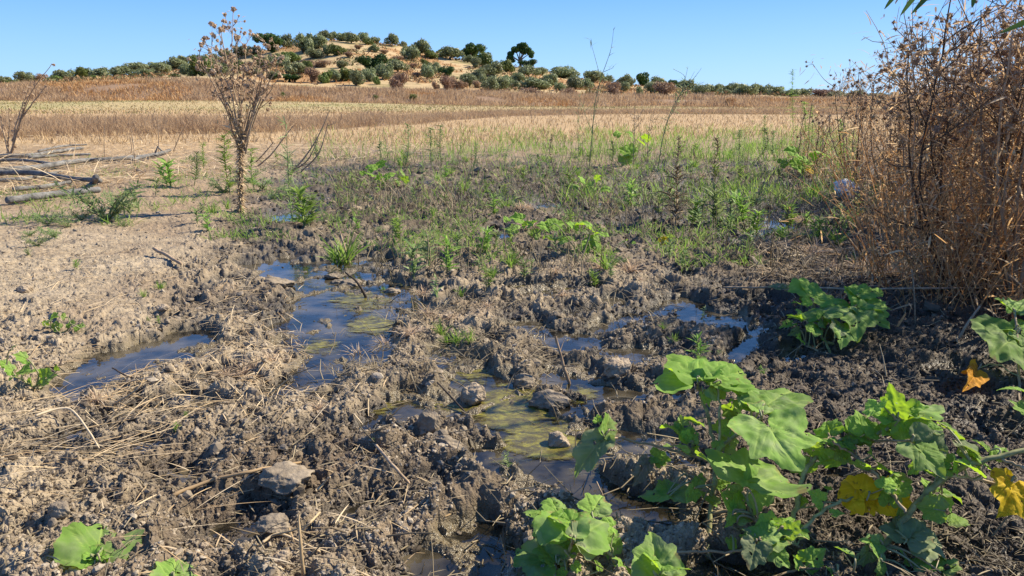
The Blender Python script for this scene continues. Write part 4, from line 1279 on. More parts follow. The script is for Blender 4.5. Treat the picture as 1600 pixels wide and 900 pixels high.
def build_gourds():
    dn = dict(face=(.3, -1, .5)); up = dict(face=(.2, .1, 1)); hang = dict(face=(-.2, -1, .2))
    # 1 upright plant in the middle foreground
    gourd_plant((1105, 870), [
        ([(1105, 870, .01), (1110, 800, .06), (1118, 722, .13), (1108, 660, .19), (1090, 600, .26)], .0048, .0032, 'stem_green'),
        ([(1118, 722, .13), (1128, 700, .15), (1150, 680, .18), (1190, 655, .24)], .0042, .003, 'stem_green'),
        ([(1118, 722, .13), (1080, 712, .13), (1010, 693, .15), (945, 682, .19)], .003, .002, 'stem_brown'),
        ([(1112, 770, .08), (1080, 745, .09), (1030, 722, .10), (1012, 716, .11)], .002, .0014, 'stem_brown'),
        ([(1112, 800, .06), (1150, 800, .07), (1185, 815, .09), (1235, 830, .10)], .004, .003, 'stem_brown'),
        ([(1050, 862, .05), (1120, 862, .06), (1215, 860, .07)], .0026, .002, 'stem_brown'),
        ([(1118, 722, .13), (1125, 670, .19), (1122, 610, .25)], .003, .002, 'stem_green'),
    ], [
        (1090, 598, .27, 1034, 562, .272, 1.25, 'f', dict(fold=.35, face=(-.1, -.5, 1))), (1096, 596, .27, 1085, 546, .275, 1.0, 'f', up), (1122, 596, .27, 1170, 572, .268, .9, 'f', dict(face=(.3, -.4, 1))),
        (1115, 598, .27, 1130, 562, .275, 1.3, 'f', up), (1105, 604, .26, 1150, 600, .25, .9, 'p', dn), (1098, 612, .25, 1112, 640, .22, .7, 'f', dn),
        (1190, 650, .255, 1254, 742, .205, 1.25, 'p', dict(face=(.15, -.75, 1), fold=.12, cup=.04, wave=.07, lobes=1.5)),
        (1192, 645, .25, 1160, 622, .25, 1.0, 'p', up), (1195, 632, .25, 1243, 600, .24, .9, 'p', up), (1188, 640, .24, 1205, 592, .25, .8, 'p', up),
        (1168, 765, .155, 1168, 702, .165, 1.6, 'p', dict(face=(.1, -.5, 1))), (1170, 768, .14, 1225, 752, .13, 1.0, 'p', dn), (1160, 770, .12, 1122, 770, .11, .9, 'p', dn),
        (946, 680, .195, 882, 752, .12, .62, 'd', dict(face=(-.6, -.8, .5), fold=.9)), (944, 682, .195, 958, 636, .22, .5, 'p', dict(fold=1.0)), (945, 680, .19, 905, 690, .18, .6, 'd', dict(fold=.5)),
        (1014, 716, .11, 984, 768, .06, .5, 'b', hang), (1010, 716, .11, 1000, 735, .09, .8, 'b', hang),
        (1078, 690, .16, 1034, 646, .17, .5, 'f', dict(fold=.7)), (1080, 690, .16, 1086, 662, .18, .8, 'p', {}), (1070, 680, .16, 1060, 642, .175, .5, 'p', dict(fold=.8)),
        (1042, 772, .08, 994, 778, .075, 1.25, 'p', up), (1044, 770, .08, 1040, 744, .09, 1.2, 'p', up), (1046, 775, .08, 1082, 750, .08, .9, 'p', up),
        (1086, 762, .10, 1070, 790, .08, .9, 'p', dn), (1090, 760, .10, 1098, 735, .12, .9, 'p', up),
        (1146, 800, .10, 1122, 762, .13, .7, 'f', dict(fold=.6)), (1150, 798, .10, 1160, 760, .13, .7, 'f', dict(fold=.6)), (1145, 805, .10, 1135, 825, .09, .8, 'p', dn), (1152, 815, .09, 1175, 800, .09, .8, 'p', up),
        (1180, 838, .095, 1155, 820, .10, 1.0, 'd', up), (1182, 845, .095, 1172, 898, .06, 1.0, 'd', dict(face=(-.2, -1, .6))), (1186, 842, .095, 1220, 805, .11, .9, 'p', up), (1195, 850, .09, 1240, 830, .09, .8, 'p', up),
        (1140, 840, .07, 1150, 868, .05, .8, 'f', dn), (1215, 830, .10, 1245, 800, .11, .7, 'f', up), (1150, 730, .14, 1120, 745, .12, .6, 'f', dn), (1130, 705, .15, 1150, 668, .17, .6, 'p', up),
        (1205, 858, .08, 1240, 890, .06, 1.0, 'p', dn), (1225, 835, .09, 1262, 842, .08, .8, 'd', dn),
    ], 'tall leafy gourd plant rising in the near mud with a long leaning side stem', 'gourd plants', 1, fill=16)
    # 2 low plant at the bottom, left of it
    gourd_plant((960, 905), [
        ([(985, 915, .01), (965, 885, .04), (945, 858, .07), (905, 845, .10)], .0042, .003, 'stem_green'),
        ([(880, 915, .03), (884, 880, .06), (895, 848, .11)], .0036, .0028, 'stem_green'),
        ([(960, 900, .03), (1000, 910, .05), (1032, 905, .09)], .003, .0025, 'stem_green'),
    ], [
        (893, 846, .12, 906, 776, .13, 1.25, 'p', dict(face=(.1, -.45, 1), fold=.35)), (890, 842, .12, 850, 790, .12, 1.0, 'p', dict(face=(0, -.4, 1))), (898, 846, .12, 952, 838, .10, 1.0, 'd', dict(face=(.1, -.6, 1))),
        (868, 806, .10, 812, 786, .10, 1.2, 'p', up), (872, 800, .10, 858, 768, .11, 1.1, 'p', up), (860, 812, .10, 822, 826, .07, .8, 'd', dn), (925, 800, .09, 944, 766, .10, 1.1, 'p', up), (915, 806, .09, 940, 800, .09, .8, 'p', up),
        (872, 882, .07, 798, 846, .06, 1.1, 'p', dict(fold=.5)), (870, 880, .07, 838, 838, .08, .9, 'p', up), (884, 890, .06, 862, 905, .05, .7, 'f', dn), (895, 880, .07, 912, 896, .05, .8, 'f', dn), (890, 870, .08, 905, 850, .09, .8, 'f', up),
        (940, 848, .06, 952, 880, .04, .8, 'p', dn), (945, 846, .06, 968, 820, .07, .8, 'p', up), (1030, 908, .09, 1016, 818, .13, .95, 'p', dict(face=(-.1, -1, .5))), (1036, 905, .08, 1056, 862, .10, .7, 'd', dict(face=(.3, -1, .5))), (1010, 905, .06, 990, 880, .07, .8, 'p', up),
        (948, 856, .06, 985, 850, .05, .7, 'p', dn), (905, 812, .10, 900, 838, .08, .7, 'f', dn),
    ], 'low gourd plant with broad dusty leaves spreading over the shaded puddle', 'gourd plants', 2, fill=14)
    # 3 the big sprawling plant lower right
    gourd_plant((1350, 905), [
        ([(1345, 915, .01), (1385, 850, .06), (1430, 790, .12), (1480, 742, .17), (1550, 716, .20), (1625, 700, .22)], .0062, .0042, 'stem_green'),
        ([(1215, 880, .02), (1232, 830, .06), (1248, 780, .10), (1258, 735, .14), (1300, 700, .18), (1360, 685, .21), (1405, 655, .25)], .0048, .0034, 'stem_green'),
        ([(1208, 868, .05), (1250, 830, .08), (1295, 792, .11), (1345, 776, .12), (1400, 785, .12)], .0034, .0022, 'stem_green'),
        ([(1415, 800, .12), (1380, 755, .15), (1340, 715, .18), (1300, 690, .21)], .003, .0022, 'stem_brown'),
        ([(1300, 693, .19), (1360, 690, .20), (1425, 688, .235)], .003, .002, 'stem_brown'),
        ([(1480, 742, .17), (1540, 752, .16), (1620, 768, .15)], .003, .003, 'stem_brown'),
        ([(1560, 715, .20), (1600, 732, .20), (1640, 745, .2)], .003, .003, 'stem_brown'),
        ([(1200, 905, .03), (1260, 888, .04), (1340, 895, .04)], .002, .002, 'stem_brown'),
    ], [
        (1402, 652, .255, 1388, 594, .31, .85, 'f', dict(face=(-.75, -.6, .5), fold=.2, cup=.02, wave=.04)), (1400, 655, .25, 1346, 626, .26, .8, 'f', dict(face=(-.3, -.4, 1))), (1408, 652, .25, 1452, 622, .255, 1.2, 'p', dict(face=(.2, .3, 1))),
        (1398, 655, .25, 1368, 650, .25, 1.2, 'f', dn), (1405, 655, .25, 1440, 700, .20, 1.1, 'f', dict(face=(-.2, -.9, .6))), (1410, 652, .25, 1475, 672, .22, .9, 'f', dn), (1418, 650, .25, 1462, 645, .25, .8, 'p', up),
        (1424, 688, .24, 1482, 748, .205, 1.05, 'p', dict(face=(.1, -.75, 1), fold=.1, cup=.05, lobes=1.3)), (1425, 690, .24, 1500, 712, .21, .9, 'd', dn), (1492, 690, .215, 1552, 716, .20, 1.0, 'd', up), (1470, 662, .23, 1530, 702, .20, .5, 'p', dict(fold=.8)),
        (1505, 698, .20, 1540, 740, .17, .9, 'p', dn), (1350, 690, .20, 1312, 662, .21, 1.0, 'p', up), (1352, 692, .20, 1300, 700, .18, .8, 'p', up), (1340, 690, .20, 1335, 655, .22, .6, 'f', up), (1296, 682, .20, 1284, 648, .21, .9, 'f', dict(face=(-.6, -.5, .5))),
        (1300, 695, .19, 1262, 672, .18, 1.0, 'p', up), (1290, 700, .19, 1250, 715, .15, .9, 'p', dn), (1305, 700, .18, 1340, 728, .15, .9, 'p', dn), (1320, 705, .17, 1290, 735, .14, .7, 'f', dn), (1270, 722, .15, 1230, 742, .12, .8, 'p', dn),
        (1354, 782, .125, 1308, 732, .14, 1.0, 'y', dict(face=(-.3, -1, .5))), (1350, 776, .12, 1332, 806, .10, 1.0, 'y', dn), (1352, 775, .12, 1370, 812, .09, .8, 'y', dict(face=(0, -1, .4))), (1374, 768, .125, 1436, 802, .10, 1.2, 'y', dict(face=(.1, -1, .5))), (1385, 770, .125, 1412, 752, .13, .9, 'y', {}),
        (1418, 845, .08, 1482, 842, .07, 1.3, 'd', dict(face=(0, -.4, 1))), (1412, 850, .08, 1442, 806, .09, 1.0, 'd', up), (1395, 770, .14, 1372, 738, .15, .8, 'f', up), (1400, 765, .14, 1415, 728, .16, .8, 'f', up), (1396, 778, .13, 1375, 760, .13, .7, 'f', dn),
        (1460, 770, .12, 1450, 802, .10, .8, 'p', dn), (1468, 768, .12, 1512, 778, .11, .9, 'p', up), (1472, 772, .12, 1490, 805, .09, .9, 'p', dn), (1455, 765, .13, 1440, 742, .14, .8, 'f', up), (1480, 815, .09, 1520, 806, .09, .8, 'p', up),
        (1376, 872, .06, 1358, 838, .08, .7, 'p', up), (1380, 878, .06, 1372, 908, .04, .7, 'p', dn), (1420, 880, .05, 1405, 855, .07, .8, 'f', up), (1425, 885, .05, 1460, 868, .06, .9, 'p', up), (1470, 895, .05, 1500, 872, .06, .9, 'p', up), (1440, 890, .05, 1470, 908, .04, .9, 'f', dn),
        (1335, 870, .06, 1300, 850, .07, .6, 'p', up), (1250, 890, .04, 1240, 862, .06, .8, 'p', up), (1380, 850, .07, 1340, 842, .08, .8, 'p', dict(fold=.6)), (1360, 860, .06, 1330, 888, .04, .7, 'd', dn), (1400, 830, .08, 1378, 810, .09, .6, 'f', up), (1430, 905, .04, 1410, 890, .05, .7, 'p', up),
        (1310, 905, .04, 1290, 880, .05, .7, 'p', up), (1545, 705, .2, 1520, 682, .215, .7, 'f', up), (1555, 718, .19, 1575, 690, .21, .6, 'f', up), (1440, 720, .18, 1415, 745, .15, .8, 'p', dn), (1500, 730, .17, 1475, 705, .19, .8, 'p', up),
        (1588, 748, .17, 1562, 818, .12, 1.0, 'y', dict(face=(-.3, -1, .2), fold=.5)), (1580, 752, .17, 1548, 752, .17, .7, 'y', dict(face=(0, -1, .6))),
    ], 'large sprawling gourd plant with a thick speckled stem and yellow leaves', 'gourd plants', 3, fill=44)
    # 4 plant beyond it in the shade
    gourd_plant((1300, 560), [
        ([(1300, 562, .01), (1290, 535, .04), (1272, 505, .07), (1268, 470, .11)], .0044, .003, 'stem_green'),
        ([(1345, 560, .005), (1318, 545, .02), (1292, 535, .04)], .006, .005, 'stem_green'),
        ([(1275, 510, .07), (1300, 498, .08), (1335, 486, .10), (1340, 462, .13)], .003, .0025, 'stem_brown'),
        ([(1300, 562, .01), (1270, 545, .03), (1252, 540, .02), (1240, 560, .0)], .003, .002, 'stem_brown'),
    ], [
        (1268, 465, 0.155, 1306, 450, 0.155, 1.3, 'f', dict(face=(.5, -.1, 1))), (1266, 466, 0.155, 1252, 478, 0.135, 1.0, 'f', dn), (1270, 462, 0.155, 1272, 442, 0.165, .8, 'f', dict(face=(.5, -.1, 1))), (1258, 500, 0.115, 1228, 494, 0.105, 1.1, 'f', dict(face=(.5, -.1, 1))), (1262, 498, 0.115, 1250, 482, 0.125, .9, 'f', dict(face=(.5, -.1, 1))),
        (1284, 495, 0.125, 1290, 468, 0.145, .9, 'p', dict(face=(-.5, -.8, .5))), (1280, 500, 0.115, 1300, 492, 0.115, .8, 'p', dn), (1335, 480, 0.140, 1345, 520, 0.105, .9, 'p', dict(face=(-.2, -.8, .6))), (1338, 478, 0.140, 1398, 516, 0.095, .8, 'p', dict(face=(.1, -.5, 1))),
        (1340, 476, 0.140, 1388, 470, 0.135, 1.2, 'f', dict(face=(.5, -.1, 1))), (1338, 478, 0.135, 1352, 462, 0.155, .8, 'f', dict(face=(.5, -.1, 1))), (1340, 458, 0.165, 1388, 450, 0.160, .6, 'f', dict(face=(.5, -.1, 1))), (1338, 460, 0.165, 1322, 448, 0.165, .7, 'f', dict(face=(.5, -.1, 1))),
        (1316, 502, 0.105, 1322, 538, 0.075, .8, 'p', hang), (1310, 504, 0.105, 1306, 528, 0.085, .7, 'd', hang), (1240, 505, 0.085, 1215, 512, 0.075, .8, 'f', dict(face=(.5, -.1, 1))), (1250, 515, 0.075, 1230, 525, 0.055, .8, 'd', dn),
        (1222, 452, 0.135, 1198, 444, 0.135, .8, 'd', {}), (1225, 452, 0.135, 1242, 444, 0.145, .7, 'd', {}), (1268, 520, 0.085, 1280, 505, 0.095, .8, 'f', dict(face=(.5, -.1, 1))), (1252, 475, 0.135, 1236, 470, 0.135, .7, 'f', dict(face=(.5, -.1, 1))),
    ], 'smaller gourd plant standing alone in the shaded dark mud', 'gourd plants', 4, fill=12)
    # 5 plant at the frame edge
    gourd_plant((1598, 640), [
        ([(1592, 645, .0), (1592, 590, .06), (1590, 530, .14), (1585, 485, .19)], .004, .003, 'stem_brown'),
        ([(1592, 590, .06), (1560, 570, .08), (1530, 575, .08)], .0018, .0012, 'petiole'),
    ], [
        (1590, 522, .15, 1542, 560, .12, 1.3, 'p', dict(face=(-.2, -.7, .8), cup=.03)), (1592, 520, .15, 1630, 550, .12, 1.3, 'p', dict(face=(.2, -.7, .8))), (1584, 488, .19, 1562, 462, .21, .8, 'f', {}), (1588, 488, .19, 1606, 470, .2, .9, 'p', {}),
        (1586, 516, .16, 1560, 512, .16, .9, 'f', up), (1592, 512, .16, 1600, 492, .18, .8, 'f', up), (1606, 610, .10, 1553, 600, .11, .6, 'f', up), (1620, 650, .08, 1568, 622, .10, .7, 'f', dict(fold=.6)),
        (1530, 575, .08, 1508, 612, .05, .55, 'o', dict(face=(-.3, -1, .3))), (1528, 577, .08, 1505, 583, .08, .7, 'o', dict(face=(0, -1, .4))),
    ], 'gourd plant with one broad round leaf and a single hanging orange leaf', 'gourd plants', 5)
    # 6 seedlings bottom left
    gourd_plant((150, 910), [([(152, 912, .0), (150, 885, .03), (150, 865, .05)], .003, .0025, 'stem_green')], [
        (148, 886, .04, 166, 800, .075, 1.35, 'p', dict(face=(.6, -.5, .9), lobes=.7)), (148, 872, .05, 96, 870, .05, .9, 'f', dict(fold=.5)), (152, 872, .05, 180, 868, .05, .7, 'p', up), (150, 880, .04, 138, 902, .03, .9, 'f', dn), (154, 880, .04, 172, 902, .03, .9, 'p', dn),
        (150, 872, .05, 130, 850, .06, .9, 'f', up), (156, 876, .05, 162, 855, .06, .6, 'f', up)], 'young gourd seedling with one upright pale leaf on dry crumbly soil', 'gourd seedlings', 6, 'gourd_seedling')
    gourd_plant((270, 915), [([(272, 918, .0), (272, 905, .03)], .0025, .002, 'stem_green')], [
        (272, 912, .03, 276, 860, .045, 1.2, 'p', dict(face=(.6, -.5, .9))), (268, 905, .03, 228, 892, .03, .8, 'd', dict(fold=.5)), (270, 908, .03, 250, 905, .03, .8, 'p', up)],
        'half hidden seedling with two round lobed leaves at the picture bottom', 'gourd seedlings', 7, 'gourd_seedling')
    # mid distance plants
    def far_plant(px, py, spots, label, seed, sz=1.0, grp='gourd plants among the trampled mud'):
        b = on_ground(px, py)
        stems = [([(px, py, .02), (px + 4, py - 8 * sz, .05), (px + 6, py - 18 * sz, .09)], .004, .003, 'stem_green')]
        lv = []
        r = np.random.RandomState(seed)
        for (x, y, w, k) in spots:
            a = r.uniform(0, 6.28); w = w * 1.25; dy = r.uniform(-.06, .06) * b.y / 5; e = r.normal(0, .04) * b.y / 5
            y = min(y, py - 6)
            lv.append((x - w * .5 * math.cos(a), y + 1, dy, x + w * .5 * math.cos(a), y - w * .15 - abs(math.sin(a)) * w * .25, dy + e, r.uniform(.8, 1.2), k, dict(face=(r.normal(.1, .5), r.normal(-.6, .4), .9))))
        stems = [([(px, py + 1, 0), ((px + x) / 2 + 2, (py + y) / 2 + 2, 0), (x, y + 1, 0)], .003, .002, 'stem_green') for (x, y, w, k) in spots[::3]]
        return gourd_plant((px, py), stems, lv, label, grp, seed, G=lambda qx, qy, dd: GY(qx, qy, b.y + dd))
    far_plant(605, 296, [(586, 262, 20, 'f'), (598, 258, 20, 'f'), (592, 280, 26, 'f'), (610, 278, 26, 'f'), (628, 272, 22, 'f'), (640, 270, 16, 'f'), (575, 275, 18, 'f'), (600, 290, 20, 'p'), (620, 288, 22, 'p'), (565, 272, 14, 'f'), (635, 282, 18, 'p')],
              'bright green gourd plant on the edge of the mud beyond the blue pool', 21)
    far_plant(985, 262, [(966, 212, 22, 'f'), (985, 214, 22, 'f'), (1012, 218, 20, 'f'), (975, 240, 26, 'f'), (990, 236, 24, 'f'), (968, 250, 24, 'p'), (1000, 224, 20, 'f'), (982, 254, 26, 'p')],
              'upright gourd plant with few large leaves in front of the green grass fringe', 22)
    far_plant(1250, 275, [(1234, 238, 20, 'f'), (1250, 252, 22, 'f'), (1240, 262, 24, 'f'), (1262, 256, 24, 'f'), (1275, 246, 20, 'f'), (1228, 255, 18, 'p'), (1258, 268, 24, 'y'), (1282, 240, 14, 'f')],
              'yellowing gourd plant beside the white plastic', 23)
    far_plant(905, 398, [(872, 352, 20, 'f'), (892, 356, 24, 'f'), (908, 352, 26, 'f'), (922, 362, 24, 'f'), (938, 368, 22, 'f'), (905, 392, 28, 'p'), (915, 384, 24, 'p'), (888, 375, 22, 'p'), (925, 378, 22, 'p')],
              'flat leaved gourd plant on dark clods beyond the small yellow puddle', 24)
    far_plant(845, 385, [(833, 352, 20, 'f'), (848, 354, 20, 'f'), (860, 350, 18, 'f'), (840, 368, 22, 'p'), (860, 378, 22, 'p')], 'small gourd plant next to the flat leaved one in the mud', 25)
    far_plant(805, 368, [(790, 345, 18, 'f'), (806, 342, 20, 'f'), (820, 352, 18, 'f'), (798, 358, 20, 'p')], 'tiny gourd plant with three pale leaves among dead stalks', 26)
    far_plant(915, 308, [(895, 292, 18, 'p'), (908, 282, 18, 'f'), (925, 290, 20, 'p'), (935, 280, 16, 'f'), (918, 300, 20, 'p'), (945, 296, 16, 'f')], 'gourd plant half sunk in weeds in the middle of the trampled ground', 27)
    far_plant(1038, 388, [(1030, 368, 16, 'd'), (1040, 378, 20, 'y'), (1044, 370, 14, 'd')], 'withered yellowish gourd shoot standing in the mud', 28)
    far_plant(985, 388, [(975, 378, 10, 'f'), (990, 380, 10, 'f')], 'two leafed seedling in the dark clods', 29, .5)
    far_plant(55, 605, [(12, 580, 26, 'p'), (30, 560, 24, 'p'), (38, 585, 26, 'p'), (60, 582, 26, 'p'), (75, 590, 24, 'p'), (48, 600, 24, 'p'), (66, 605, 26, 'p'), (22, 545, 20, 'p'), (5, 570, 20, 'p'), (88, 578, 18, 'p'), (45, 570, 18, 'f')],
              'trailing leafy herb on brown soil beside the left puddle', 30, 1, 'trailing herbs at the left puddle')
    far_plant(95, 520, [(70, 508, 18, 'p'), (85, 512, 20, 'p'), (98, 496, 18, 'p'), (110, 508, 18, 'p'), (122, 512, 16, 'p'), (85, 498, 14, 'p')], 'small trailing herb on the dry ground above the left puddle', 31, 1, 'trailing herbs at the left puddle')
build_gourds()

# ------------------------------------------------------------------ tall dead weed and dry shrubs
def seed_meshes():
    out = []
    for i in range(3):
        r = np.random.RandomState(50 + i); b = Buf()
        n = 34
        d = unit(r.normal(0, 1, (n, 3)) + np.array([0, 0, .5]))
        blades(b, d * .0, d, r.uniform(.55, 1.0, n), .26, .25, 2, rnd=r.rand(n))
        V, Fc = ico(1); b.add(V * .42 * (1 + r.normal(0, .1, (len(V), 1))), None, Fc, .3)
        out.append(b.mesh('seed_head', M['seed']))
    return out
SEED = seed_meshes()
def papery_meshes():
    out = []
    for i in range(3):
        r = np.random.RandomState(70 + i); b = Buf(); n = 12
        d = unit(r.normal(0, 1, (n, 3)) + np.array([0, 0, .8]))
        quads(b, d * .5, d + r.normal(0, .6, (n, 3)), r.uniform(.6, 1.1, n))
        out.append(b.mesh('seed_head', M['papery']))
    return out
PAPER = papery_meshes()

def heads(root, pts, sizes, protos, mat, seed, cap=100, order=None):
    """up to cap heads as parts of their own (the ones nearest the viewer), the rest as one part"""
    r = np.random.RandomState(seed)
    off = np.array(root.location)
    order = np.argsort(-sizes / np.maximum(.5, pts[:, 1])) if order is None else order
    for q in order[:cap]:
        o = link('seed_head', protos[r.randint(len(protos))], root, tuple(pts[q] - off))
        o.scale = (sizes[q],) * 3; o.rotation_euler = tuple(r.uniform(0, 6.28, 3))
    rest = order[cap:]
    if len(rest):
        b = Buf()
        src = [np.array([v.co for v in m.vertices]) for m in protos]
        fc = [[tuple(p.vertices) for p in m.polygons] for m in protos]
        for q in rest:
            k = r.randint(len(protos)); A = Matrix.Rotation(r.uniform(0, 6.28), 3, unit(r.normal(0, 1, 3))[:].tolist() if False else 'Z')
            V = src[k] @ np.array(A).T * sizes[q] + pts[q] - off
            b.add(V, [f for f in fc[k] if len(f) == 4], [f for f in fc[k] if len(f) == 3], r.rand())
        o = link('seed_heads', b.mesh('seed_heads', mat), root); o['kind'] = 'stuff'

def tall_weed():
    base = on_ground(376, 334); off = np.array(base); Y = base.y
    root = empty('dead_tall_weed', tuple(base), 0, 'tall dead weed with papery seed heads rising above the horizon from the mud edge', 'dead plant')
    r = np.random.RandomState(5)
    W = lambda px, py, dy=0: np.array(GY(px, py, Y + dy))
    # clumped withered leaves round the lower stalk
    top = W(375, 228); b = Buf()
    tubes(b, (smooth_path([off - [0, 0, .02], (off + top) / 2 + [.012, 0, 0], top], 6) - off)[None], np.linspace(.010, .008, 13)[None], 7)
    link('stalk', b.mesh('stalk', M['stick']), root)
    b = Buf(); n = 900; t = r.rand(n); c = off + (top - off) * t[:, None]
    d = unit(np.stack([r.normal(0, .8, n), r.normal(0, .8, n), r.normal(-.5, 1.2, n)], 1))
    blades(b, c - off + d * r.uniform(0, .016, (n, 1)), d, r.uniform(.010, .032, n), .007, .8, 3, rnd=r.rand(n) ** 2)
    n = 200; t = r.rand(n); c = top + np.array([0, 0, 1]) * t[:, None] * .28 + r.normal(0, .04, (n, 3)) * (.6 + t[:, None])
    d = unit(r.normal(0, 1, (n, 3)) + [0, 0, .2]); blades(b, c - off, d, r.uniform(.02, .06, n), .010, .4, 3)
    link('withered_leaves', b.mesh('withered_leaves', M['straw']), root)['kind'] = 'stuff'
    # branches read off the photograph: end points
    ends = [(322, 92), (330, 60), (342, 75), (352, 50), (361, 22), (372, 90), (385, 70), (398, 88), (408, 78), (416, 100), (425, 118), (400, 118), (388, 105), (345, 110), (335, 118), (356, 95), (405, 135), (372, 60), (430, 92)]
    pts = []; sz = []
    for i, (ex, ey) in enumerate([(375 + (q[0] - 375) * 1.22, q[1]) for q in ends]):
        s = W(375 + r.uniform(-5, 8), 232 + r.uniform(-16, 8)); e = W(ex, ey, r.uniform(-.22, .22))
        m = s + (e - s) * .45 + np.array([r.normal(0, .02) + (e[0] - s[0]) * .08, r.normal(0, .02), .05])
        P = smooth_path([s, m, e], 6); P += np.cumsum(r.normal(0, .0035, P.shape), 0)
        b = Buf(); tubes(b, (P - off)[None], np.linspace(.0065, .0020, len(P))[None], 5)
        # side twigs
        ns = 4
        for q in range(ns):
            k = r.randint(len(P) // 2, len(P)); p0 = P[k]; d = unit(np.array([r.normal(0, 1), r.normal(0, .6), r.uniform(.5, 1.6)])); L = r.uniform(.05, .15)
            p1 = p0 + d * L; tubes(b, (np.array([p0, (p0 + p1) / 2 + r.normal(0, .008, 3), p1]) - off)[None], np.array([[.0028, .0022, .0013]]), 4)
            pts.append(p1); sz.append(r.uniform(.009, .016))
            for _ in range(2):
                p2 = p1 + r.normal(0, .035, 3); tubes(b, (np.array([p1 * .4 + p0 * .6, p2]) - off)[None], np.array([[.0014, .001]]), 3)
                pts.append(p2); sz.append(r.uniform(.009, .018))
        pts.append(P[-1]); sz.append(.022)
        link('branch', b.mesh('branch', M['stick']), root)
    b = Buf(); n = 110
    pts = np.array(pts); sz = np.array(sz)
    q = pts[r.randint(len(pts), size=n)] + r.normal(0, .03, (n, 3))
    q = q[(q[:, 2] > .95)]
    blades(b, q - off, unit(r.normal(0, 1, q.shape)), r.uniform(.015, .04, len(q)), .010, .4, 2)
    link('chaff', b.mesh('chaff', M['papery']), root)['kind'] = 'stuff'
    heads(root, pts, sz, PAPER, M['papery'], 6)
tall_weed()

def shrub(px, py, height, spread, seed, label, orange=.5, dens=1.0, heads_n=160, lean=0.0, xy=None, cap=100, name='dry_shrub', stems=13):
    if xy is None: base = on_ground(px, py)
    else: base = Vector((xy[0], xy[1], gz(*xy)))
    off = np.array(base); r = np.random.RandomState(seed)
    root = empty(name, tuple(base), 0, label, 'dry shrub', 'dry shrubs along the mud')
    tips = []; mids = []
    for i in range(stems):
        a = r.uniform(0, 6.28); q = (r.rand() ** .6) * spread
        H = height * r.uniform(.62, 1.0) * (1 - .25 * (q / spread) ** 2)
        e = np.array([math.cos(a) * q + lean, math.sin(a) * q, H])
        s = np.array([math.cos(a) * .05, math.sin(a) * .05, -.02]) * 1.0
        m = s + (e - s) * .5 + np.array([e[0] * .12, e[1] * .12, -.02]) + r.normal(0, .03, 3)
        P = smooth_path([s, m, e], 6); P[1:] += np.cumsum(r.normal(0, .006, P[1:].shape), 0)
        b = Buf(); tubes(b, P[None], np.linspace(.0075, .0020, len(P))[None], 5)
        for k in range(int(9 * dens)):
            j = r.randint(3, len(P)); p0 = P[j]
            d = unit(np.array([r.normal(0, .8), r.normal(0, .8), r.uniform(.2, 1.3)])); L = r.uniform(.12, .36) * height / 1.2
            Q = smooth_path([p0, p0 + d * L * .5 + r.normal(0, .015, 3), p0 + d * L + np.array([0, 0, .04])], 3)
            tubes(b, Q[None], np.linspace(.0034, .0014, len(Q))[None], 4); mids.append(Q[2:])
            n2 = int(6 * dens)
            j2 = r.randint(1, len(Q), n2); s2 = Q[j2]; d2 = unit(r.normal(0, .8, (n2, 3)) + d + [0, 0, .3]); e2 = s2 + d2 * r.uniform(.04, .15, (n2, 1))
            tubes(b, np.stack([s2, (s2 + e2) / 2 + r.normal(0, .008, s2.shape), e2], 1), np.tile([.0018, .0013, .0009], (n2, 1)), 3)
            tips.append(e2); mids.append((s2 + e2) / 2)
        link('branch', b.mesh('branch', M['twig'] if i % 3 else M['twig_dark']), root)
    tips = np.concatenate(tips); mids = np.concatenate(mids)
    # withered foliage hanging on the twigs, finer and denser low down
    n = int(3400 * dens * (spread / .45))
    c = mids[r.randint(len(mids), size=n)] + r.normal(0, .045, (n, 3))
    low = np.stack([r.normal(0, spread * .62, n) + lean * .5, r.normal(0, spread * .62, n), np.abs(r.normal(0, height * .30, n))], 1)
    k = r.rand(n) < .55
    c = np.where(k[:, None], low, c); c = c[c[:, 2] > .0]
    o = r.rand(len(c)) < orange * (1 - sstep(height * .35, height * .85, c[:, 2]))
    for msk, mt, nm in ((o, 'dry_orange', 'dead_foliage'), (~o, 'dry_leaf', 'withered_foliage')):
        cc = c[msk]
        if len(cc) == 0: continue
        b = Buf(); blades(b, cc, unit(r.normal(0, 1, cc.shape) + [0, 0, .4]), r.uniform(.02, .07, len(cc)), r.uniform(.004, .009, len(cc)), .6, 3)
        link(nm, b.mesh(nm, M[mt]), root)['kind'] = 'stuff'
    # a thicket of very thin stems
    n = int(140 * dens); a = r.uniform(0, 6.28, n); q = np.sqrt(r.rand(n)) * spread
    s = np.stack([np.cos(a) * q, np.sin(a) * q, 0 * q - .01], 1); d = unit(np.stack([np.cos(a) * .3 + r.normal(0, .35, n), np.sin(a) * .3 + r.normal(0, .35, n), np.ones(n)], 1)); L = r.uniform(.25, .85, n) * height * .8
    b = Buf(); tubes(b, np.stack([s, s + d * L[:, None] * .5 + r.normal(0, .015, s.shape), s + d * L[:, None]], 1), np.tile([.0020, .0015, .0009], (n, 1)), 3)
    link('undergrowth', b.mesh('undergrowth', M['dry_leaf'] if orange < .4 else M['dry_orange']), root)['kind'] = 'stuff'
    w = off + tips
    hi = tips[:, 2] > height * .45
    w = w[hi]; w = w[r.permutation(len(w))[:heads_n]]
    heads(root, w, r.uniform(.012, .023, len(w)), SEED, M['seed'], seed + 1, cap)
    return root

